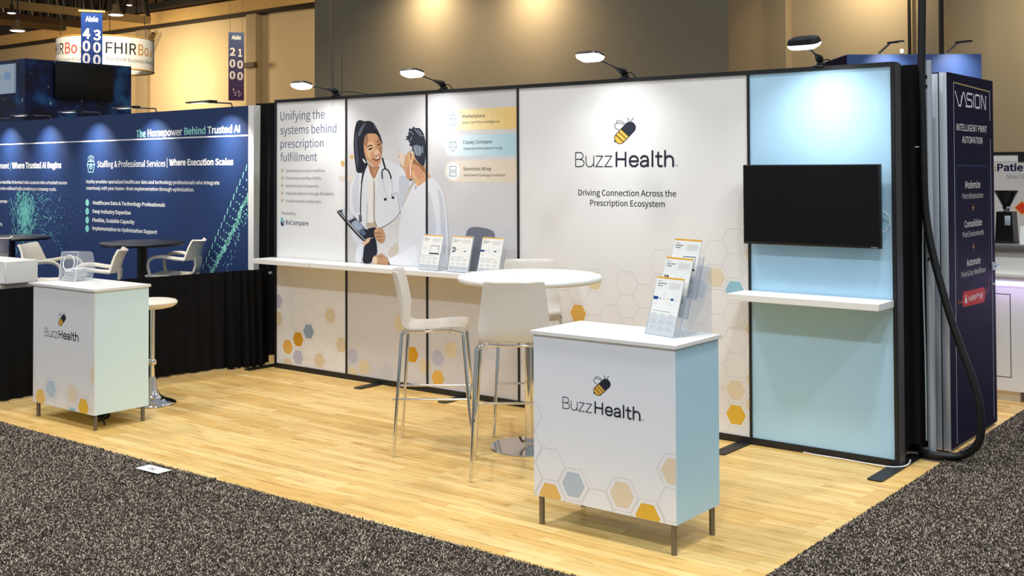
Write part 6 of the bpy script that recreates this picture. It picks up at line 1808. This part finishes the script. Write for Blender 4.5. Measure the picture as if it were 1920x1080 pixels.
def arm_chair(label, loc, rz):
    """tall moulded chair: local +y is the front"""
    t = thing('arm_chair', label, 'chair', loc, rz, 'cream plastic armchairs in the neighbouring booth')
    b = MB()
    G = []
    for y, z, w in ((0.23, 0.735, 0.36), (0.225, 0.757, 0.42), (0.18, 0.766, 0.45), (0.08, 0.762, 0.46), (-0.04, 0.754, 0.45), (-0.12, 0.752, 0.42), (-0.20, 0.760, 0.34)):
        G.append([(sx * w / 2, y - 0.02 * abs(sx) ** 2, z + 0.012 * abs(sx) ** 3) for sx in (-1, -0.75, -0.5, -0.25, 0, 0.25, 0.5, 0.75, 1)])
    b.grid(G, M_PLASTIC, True, 0.022); b.build('seat', t)
    b = MB()
    G = []
    for y, z, w in ((-0.245, 0.905, 0.50), (-0.250, 0.93, 0.49), (-0.262, 0.98, 0.44), (-0.28, 1.04, 0.405), (-0.305, 1.09, 0.39), (-0.318, 1.105, 0.385)):
        G.append([(sx * w / 2, y + 0.055 * abs(sx) ** 2, z + 0.012 * abs(sx)) for sx in (-1, -0.75, -0.5, -0.25, 0, 0.25, 0.5, 0.75, 1)])
    b.grid(G, M_PLASTIC, True, 0.020)
    # the stem that sweeps from the seat up to the back
    G = []
    for y, z, w in ((-0.13, 0.752, 0.30), (-0.19, 0.762, 0.22), (-0.235, 0.80, 0.18), (-0.252, 0.86, 0.18), (-0.252, 0.93, 0.22)):
        G.append([(sx * w / 2, y, z) for sx in (-1, -0.5, 0, 0.5, 1)])
    b.grid(G, M_PLASTIC, True, 0.022); b.build('backrest', t)
    for s in (-1, 1):
        b = MB(); b.tube(smooth_path([(s * 0.245, -0.205, 0.925), (s * 0.258, -0.12, 0.935), (s * 0.265, 0.0, 0.955), (s * 0.262, 0.09, 0.950), (s * 0.255, 0.145, 0.915), (s * 0.245, 0.160, 0.86), (s * 0.235, 0.150, 0.80), (s * 0.225, 0.14, 0.755)], 5), 0.022, M_PLASTIC, 10, ry=0.013); b.build('arm_rest', t)
    for sx in (-1, 1):
        for sy in (-1, 1):
            b = MB(); b.tube([(sx * 0.17, sy * 0.15, 0.745), (sx * 0.23, sy * 0.22, 0.0)], 0.018, M_PLASTIC, 8); b.build('leg', t)
    return t


ac = arm_chair('cream plastic armchair at the right of the black round table, facing left', (-1.635, 0.03, 0), facing(-0.80, -0.60))
dup(ac, (-1.03, -1.255, 0), facing(-0.62, -0.78), 'cream plastic armchair right behind the clear entry box, its back at right')
dup(ac, (-2.01, -1.01, 0), facing(0.80, 0.60), 'cream plastic armchair left of the clear entry box, facing right')
dup(ac, (-3.67, -0.93, 0), facing(-0.80, -0.60), 'cream plastic armchair cut off at the left frame edge')


def black_table(label, loc, r):
    t = thing('pub_table', label, 'table', loc, 0, 'black round high tables')
    b = MB(); b.lathe([(0.0, 1.055), (r - 0.02, 1.055), (r - 0.004, 1.064), (r, 1.076), (r - 0.006, 1.088), (r - 0.02, 1.092), (0.0, 1.092)], M_TABLEB, 48); b.build('table_top', t)
    b = MB(); b.lathe([(0.05, 0.03), (0.05, 1.05), (0.16, 1.0545), (0.0, 1.0545)], M_BLACK, 20); b.build('column', t)
    b = MB(); b.lathe([(0.0, 0.0), (0.20, 0.0), (0.20, 0.02), (0.06, 0.04), (0.0, 0.04)], M_BLACK, 32); b.build('base', t)
    return t


t1 = black_table('black round high table in front of the blue backdrop, right of the clear box', (-1.79, -0.21, 0), 0.41)
dup(t1, (-3.80, -0.51, 0), 0, 'black round high table at the far left before the teal fleck print')

# white kiosk at the left edge
t = thing('reception_kiosk', 'white stepped kiosk cut off by the left frame edge', 'kiosk', (-1.35, -2.1, 0))
b = MB(); b.box((-0.72, -0.28, 0.0), (0.36, 0.24, 0.83), M_WHITE, 0.004, 1); b.build('cabinet', t)
b = MB(); b.box((-0.72, -0.34, 0.83), (0.42, 0.26, 0.86), M_PLASTIC, 0.008); b.build('ledge', t)
b = MB(); b.box((-0.72, -0.02, 0.885), (0.52, 0.26, 1.067), M_WHITE, 0.004, 1); b.box((-0.72, 0.0, 0.86), (0.40, 0.24, 0.885), M_WHITE); b.build('raised_top', t)

# ------------------------------------------------------------------ starfield tower, hanging ring sign and aisle signs
t = thing('starfield_tower', 'dark starfield printed tower with a black screen at far left', 'tower', (-10.04, 3.02, 0))
o = (-10.04, 3.02, 0)
b = MB(); b.box((-13.2, 3.021, 0.0), (-10.04, 5.04, 3.69), M_STAR); b.build('body', t, o)
b = MB(); b.box((-10.04, 3.53, 3.04), (-9.97, 4.63, 3.655), M_BLACKP, 0.006); sc_ = b.build('screen', t, o); sc_['label'] = 'black television screen'
b = MB(); b.box((-11.35, 2.985, 3.12), (-10.33, 3.02, 3.62), mat('lit_display', (176, 192, 206), 0.4, emit=0.55)); sf = Surf((0, 2.984, 0), (1, 0, 0))
sf.rect(b, -10.66, 3.36, -10.44, 3.48, mat('lit_display_blue', (140, 172, 210), 0.4, emit=0.5), 0.001); sf.rect(b, -10.66, 3.495, -10.57, 3.51, mat('lit_display_orange', (214, 150, 100), 0.4, emit=0.5), 0.001); sf.disc(b, -10.95, 3.4, 0.16, mat('lit_display_dark', (70, 92, 150), 0.4, emit=0.4), 0.001)
b.build('lit_screen', t, o)['label'] = 'lit pale screen'
# ring sign
RC = Vector((-18.876, 10.031, 4.83)); RR = 1.22; RHH = 0.42
t = thing('ring_sign', 'white hanging ring sign with gold edges and dark lettering', 'hanging sign', RC[:])
b = MB()
n = 64
M_RING = mat('ring_sign_cloth', (236, 228, 210), 0.7)
G = [[(RR * math.cos(2 * PI * k / n), RR * math.sin(2 * PI * k / n), z) for k in range(n + 1)] for z in (-RHH, RHH)]
b.grid(G, M_RING, True, 0.01); b.build('ring_cloth', t)
b = MB()
for z in (-RHH, RHH):
    b.tube([((RR + 0.004) * math.cos(2 * PI * k / n), (RR + 0.004) * math.sin(2 * PI * k / n), z) for k in range(n)], 0.022, mat('gold_edge', (206, 150, 62), 0.5), 6, True)
b.build('edge_tubes', t)
cdir = Vector((8.121 + 18.876, -6.804 - 10.031, 0)).normalized()
a0 = math.atan2(cdir.y, cdir.x)


def ring_text(mb, s, rgb, wt, ang, width, z, cap):
    vs, fs = glyphs(s, *WT[wt])
    k = width / vs[:, 0].max()
    P = []
    for x, y in vs:
        th = ang + x * k / RR
        P.append(((RR + 0.012) * math.cos(th), (RR + 0.012) * math.sin(th), z + y * cap))
    mb.add(P, fs, ink(rgb))


b = MB()
for base in (a0 + 0.0, a0 - 1.62):
    ring_text(b, 'FHIR', (44, 40, 38), 1, base, 0.80, -0.04, 0.28)
    ring_text(b, 'Bo', (198, 142, 60) if base == a0 else (206, 70, 50), 1, base + 0.86 / RR, 0.40, -0.04, 0.28)
    ring_text(b, 'x', (226, 176, 60), 1, base + 1.30 / RR, 0.18, -0.04, 0.20)
    ring_text(b, 'The FHIR Business Alliance', (128, 120, 112), 1, base, 1.55, -0.24, 0.095)
b.build('lettering', t)
b = MB()
for k in range(3):
    th = 2 * PI * k / 3 + 0.4
    b.tube([(RR * math.cos(th), RR * math.sin(th), RHH), (0.2 * math.cos(th), 0.2 * math.sin(th), 10.0)], 0.010, M_TRUSS, 5)
b.build('hanging_wires', t)


def aisle_sign(pos, w, h, top, bot, nums, name, label, extra=None):
    P = Vector(pos)
    d = Vector((8.121 - P.x, -6.804 - P.y, 0)).normalized()
    rz = math.atan2(d.y, d.x) + PI / 2
    t = thing('aisle_sign', label, 'hanging sign', P[:], rz, 'hanging aisle signs')
    b = MB()
    N = 10
    for k in range(N):
        f0, f1 = k / N, (k + 1) / N
        c = tuple(int(top[j] + (bot[j] - top[j]) * f0) for j in range(3))
        b.box((-w / 2, -0.006, h / 2 - h * f1), (w / 2, 0.006, h / 2 - h * f0), ink(c))
    bn = b.build('banner', t)
    sf = Surf((0, -0.006, 0), (1, 0, 0))
    b = MB()
    wh_ = (236, 232, 226)
    sf.text(b, 'Aisle', wh_, 4, -w * 0.30, h * 0.5 - w * 0.46, w * 0.30, w * 0.24, 0.002)
    z0 = h * 0.5 - w * (1.30 if extra is None else 1.52)
    rs = 0.62 if extra is None else 0.77
    for cidx, col_ in enumerate(nums):
        for r, ch in enumerate(col_):
            cx = (-0.245 if cidx == 0 else 0.245) * w
            cw = w * (0.36 if ch != '1' else 0.24)
            sf.text(b, ch, wh_, 4, cx - cw / 2, z0 - w * (0.06 * cidx + rs * r), cx + cw / 2, w * 0.47, 0.002)
    sf.rect(b, -w * 0.006, z0 - w * 1.5, w * 0.006, z0 + w * 0.6, ink((110, 120, 170)), 0.0015)
    b.build('lettering', bn)
    if extra:
        b = MB()
        rr = random.Random(2)
        for _ in range(16):
            x, z = rr.gauss(0.02, 0.12) * w, -h / 2 + w * (0.45 + rr.gauss(0, 0.13))
            sf.disc(b, x, z, w * rr.uniform(0.015, 0.05), ink((226, 214, 220)), 0.002, 8)
        b.build('sparkle_mark', bn)
    b = MB()
    if extra is None:
        b.tube([(-w * 0.62, 0, h / 2 + 0.02), (w * 0.62, 0, h / 2 + 0.02)], 0.03, M_BEAM, 8)
    b.tube([(-w * 0.4, 0, h / 2), (-w * 0.4, 0, 15.4 - P.z)], 0.006, M_TRUSS, 5); b.tube([(w * 0.4, 0, h / 2), (w * 0.4, 0, 15.4 - P.z)], 0.006, M_TRUSS, 5)
    b.build('hanger', t)
    return t


aisle_sign((-14.611, 7.029, 4.62), 0.445, 1.35, (34, 70, 140), (32, 56, 118), ('400', '300'), 'aisle_sign', 'hanging blue aisle sign in front of the white ring sign')
t = aisle_sign((-28.303, 21.676, 5.90), 0.605, 2.72, (74, 92, 132), (74, 40, 84), ('200', '100'), 'aisle_sign', 'hanging purple aisle sign in front of the beige wall', True)
# round duct above the nearer aisle sign
b = MB(); b.lathe([(0.0, 0.0), (0.55, 0.0), (0.62, 0.05), (0.62, 0.16), (0.42, 0.22), (0.40, 4.5), (0.0, 4.5)], M_BROWN, 32, (-21.5, 12.6, 7.0))
tag(b.build('air_duct'), 'round brown air duct end hanging above the blue aisle sign', 'duct')

# ------------------------------------------------------------------ right background
BB0, BB1 = Vector((3.304, 5.285, 0)), Vector((4.47, 6.205, 0))
t = thing('blue_booth', 'tall blue booth wall beyond the drape at upper right', 'booth', BB0[:])
o = BB0
ex = (BB1 - BB0).normalized(); ey = Vector((-ex.y, ex.x, 0))
b = MB()
mid = (BB0 + BB1) / 2
b.obox(mid + ey * 1.2 + Vector((0, 0, 1.525)), ex, ey, (0, 0, 1), ((BB1 - BB0).length / 2, 1.2, 1.525), mat('blue_booth_print', (58, 84, 140), 0.5)); b.build('wall_block', t, o)
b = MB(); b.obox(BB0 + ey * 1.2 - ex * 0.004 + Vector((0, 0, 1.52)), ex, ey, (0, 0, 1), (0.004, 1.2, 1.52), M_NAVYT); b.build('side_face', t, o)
for f, lab in ((0.24, 'spot lamp on a short bent arm atop the blue booth, the left one'), (0.74, 'spot lamp on a short bent arm atop the blue booth, the right one')):
    p = BB0.lerp(BB1, f) + Vector((0, 0, 3.05))
    q = thing('spot_lamp', lab, 'lamp', p[:], 0, 'spot lamps on the blue booth')
    h1 = p + ex * 0.09 - ey * 0.10 + Vector((0, 0, 0.115))
    b = MB(); b.tube([p + Vector((0, 0, 0.0)), p + Vector((0, 0, 0.015)), h1], 0.012, M_STEEL, 8); b.build('arm', q, p)
    b = MB(); b.bar(h1 - ex * 0.02, h1 + ex * 0.10 - ey * 0.12 + Vector((0, 0, 0.006)), 0.06, 0.018, M_BLACKP); b.build('lamp_head', q, p)
    hl = h1 - ey * 0.22
    area('spot_lamp_light', hl, hl + ey * 0.30 + Vector((0, 0, -0.40)), 0.08, 0.08, 4.5, (1.0, 0.97, 0.9), 85)
b = MB(); b.lathe([(0.0, 0.03), (0.016, 0.024), (0.02, 0.01), (0.014, -0.01), (0.0, -0.016)], M_LENS, 12, (3.78, 5.66, 3.08))
tag(b.build('lamp_bulb'), 'tiny bright bulb on the top edge of the blue booth', 'lamp')

# coffee bar at the right edge
t = thing('coffee_bar', 'white coffee bar with violet under-lighting behind the navy tower', 'bar counter', (5.5, 2.4, 0))
b = MB(); b.box((0.0, 0.0, 0.085), (2.2, 0.55, 0.95), M_WHITE); b.box((0.03, 0.05, 0.0), (0.275, 0.5, 0.085), M_WHITE); b.build('cabinet', t)
b = MB()
wl2 = mat('shadow_gap', (64, 62, 66), 0.7)
sf = Surf((0, 0, 0), (1, 0, 0))
sf.line(b, [(0.0, 0.825), (0.225, 0.825), (0.225, 0.19), (0.0, 0.19)], 0.006, wl2, 0.0008); b.build('door_gap', t)
b = MB(); b.box((0.0, -0.012, 0.893), (2.2, -0.002, 0.922), M_LED); b.build('led_strip', t)
b = MB(); b.box((-0.02, -0.03, 0.955), (2.25, 0.5, 0.985), M_WHITE, 0.004); b.box((0.0, 0.02, 0.985), (2.2, 0.5, 1.165), M_WHITE); b.build('raised_front', t)
b = MB(); b.box((-0.03, -0.02, 1.165), (2.25, 0.55, 1.205), mat('grey_stone_top', (110, 106, 104), 0.4), 0.004); b.build('bar_top', t)
area('led_strip_light', (6.2, 2.37, 0.905), (6.2, 1.0, 0.2), 1.2, 0.02, 5, (0.62, 0.45, 1.0), 180)
area('led_strip_light', (6.0, 2.33, 0.90), (6.0, 2.45, 0.55), 1.0, 0.015, 1.1, (0.60, 0.42, 1.0), 180)
# coffee grinder
t = thing('coffee_grinder', 'black coffee grinder with funnel hopper on the coffee bar', 'coffee grinder', (5.640, 2.66, 1.2055))
b = MB(); b.box((-0.075, -0.085, 0.0), (0.075, 0.085, 0.012), M_BLACKP, 0.004)
b.prism([(-0.07, 0.012), (0.07, 0.012), (0.058, 0.245), (-0.058, 0.245)], 'y', -0.075, 0.075, M_BLACKP); b.build('body', t)
b = MB(); b.lathe([(0.02, 0.245), (0.022, 0.262), (0.03, 0.27), (0.03, 0.285), (0.024, 0.29), (0.0, 0.29)], M_CHROME, 20); b.build('collar', t)
b = MB(); b.lathe([(0.026, 0.285), (0.034, 0.30), (0.082, 0.395), (0.086, 0.40), (0.086, 0.412), (0.0, 0.414)], mat('smoked_hopper', (20, 18, 17), 0.15), 28); b.build('hopper', t)
b = MB(); b.box((0.005, -0.079, 0.14), (0.048, -0.0745, 0.215), M_ALU, 0.002); b.build('display', t)['label'] = 'small silver display window'
# printed stand behind it
t = thing('stand_sign', 'pale grey sign board with dark lettering behind the coffee grinder', 'sign', (4.9, 4.6, 0))
b = MB(); b.box((0.0, 0.0, 0.0), (2.2, 0.04, 1.925), mat('pale_grey_board', (214, 208, 204), 0.6)); b.box((0.0, -0.004, 1.855), (0.34, 0.0, 1.915), M_WHITE); b.build('board', t)
b = MB(); b.box((0.0, -0.012, 1.916), (2.2, 0.05, 1.945), M_BLACK); b.box((0.345, -0.01, 1.85), (2.2, 0.0, 1.918), M_BLACK); b.build('top_rail', t)
sf = Surf((-4.9, 0, 0), (1, 0, 0))
b = MB()
for tx in TEXT['patie']:
    sf.text(b, *tx, 0.001)
b.build('lettering', t)
b = MB(); sf.poly(b, [(5.205, 1.415), (5.27, 1.475), (5.34, 1.415), (5.27, 1.350)], ink((222, 70, 40)), 0.001); sf.line(b, [(5.205, 1.415), (5.27, 1.475), (5.34, 1.415), (5.27, 1.350)], 0.008, ink((236, 170, 60)), 0.0014, True); b.build('diamond_mark', t)
# items beside the grinder
b = MB(); b.tube(smooth_path([(5.86, 2.70, 1.26), (5.835, 2.70, 1.33), (5.845, 2.70, 1.37), (5.90, 2.70, 1.39), (6.05, 2.70, 1.40)], 5), 0.016, M_BLACKP, 8); b.box((5.80, 2.62, 1.2055), (6.1, 2.8, 1.30), M_BLACKP, 0.01)
tag(b.build('espresso_machine'), 'black espresso machine with a curved handle at the right frame edge', 'coffee machine')
b = MB(); b.prism([(2.50, 1.2055), (2.505, 1.2055), (2.53, 1.345), (2.525, 1.345)], 'x', 5.775, 5.90, M_PAPER)
tag(b.build('card_sign'), 'small white card sign standing right of the coffee grinder', 'sign')
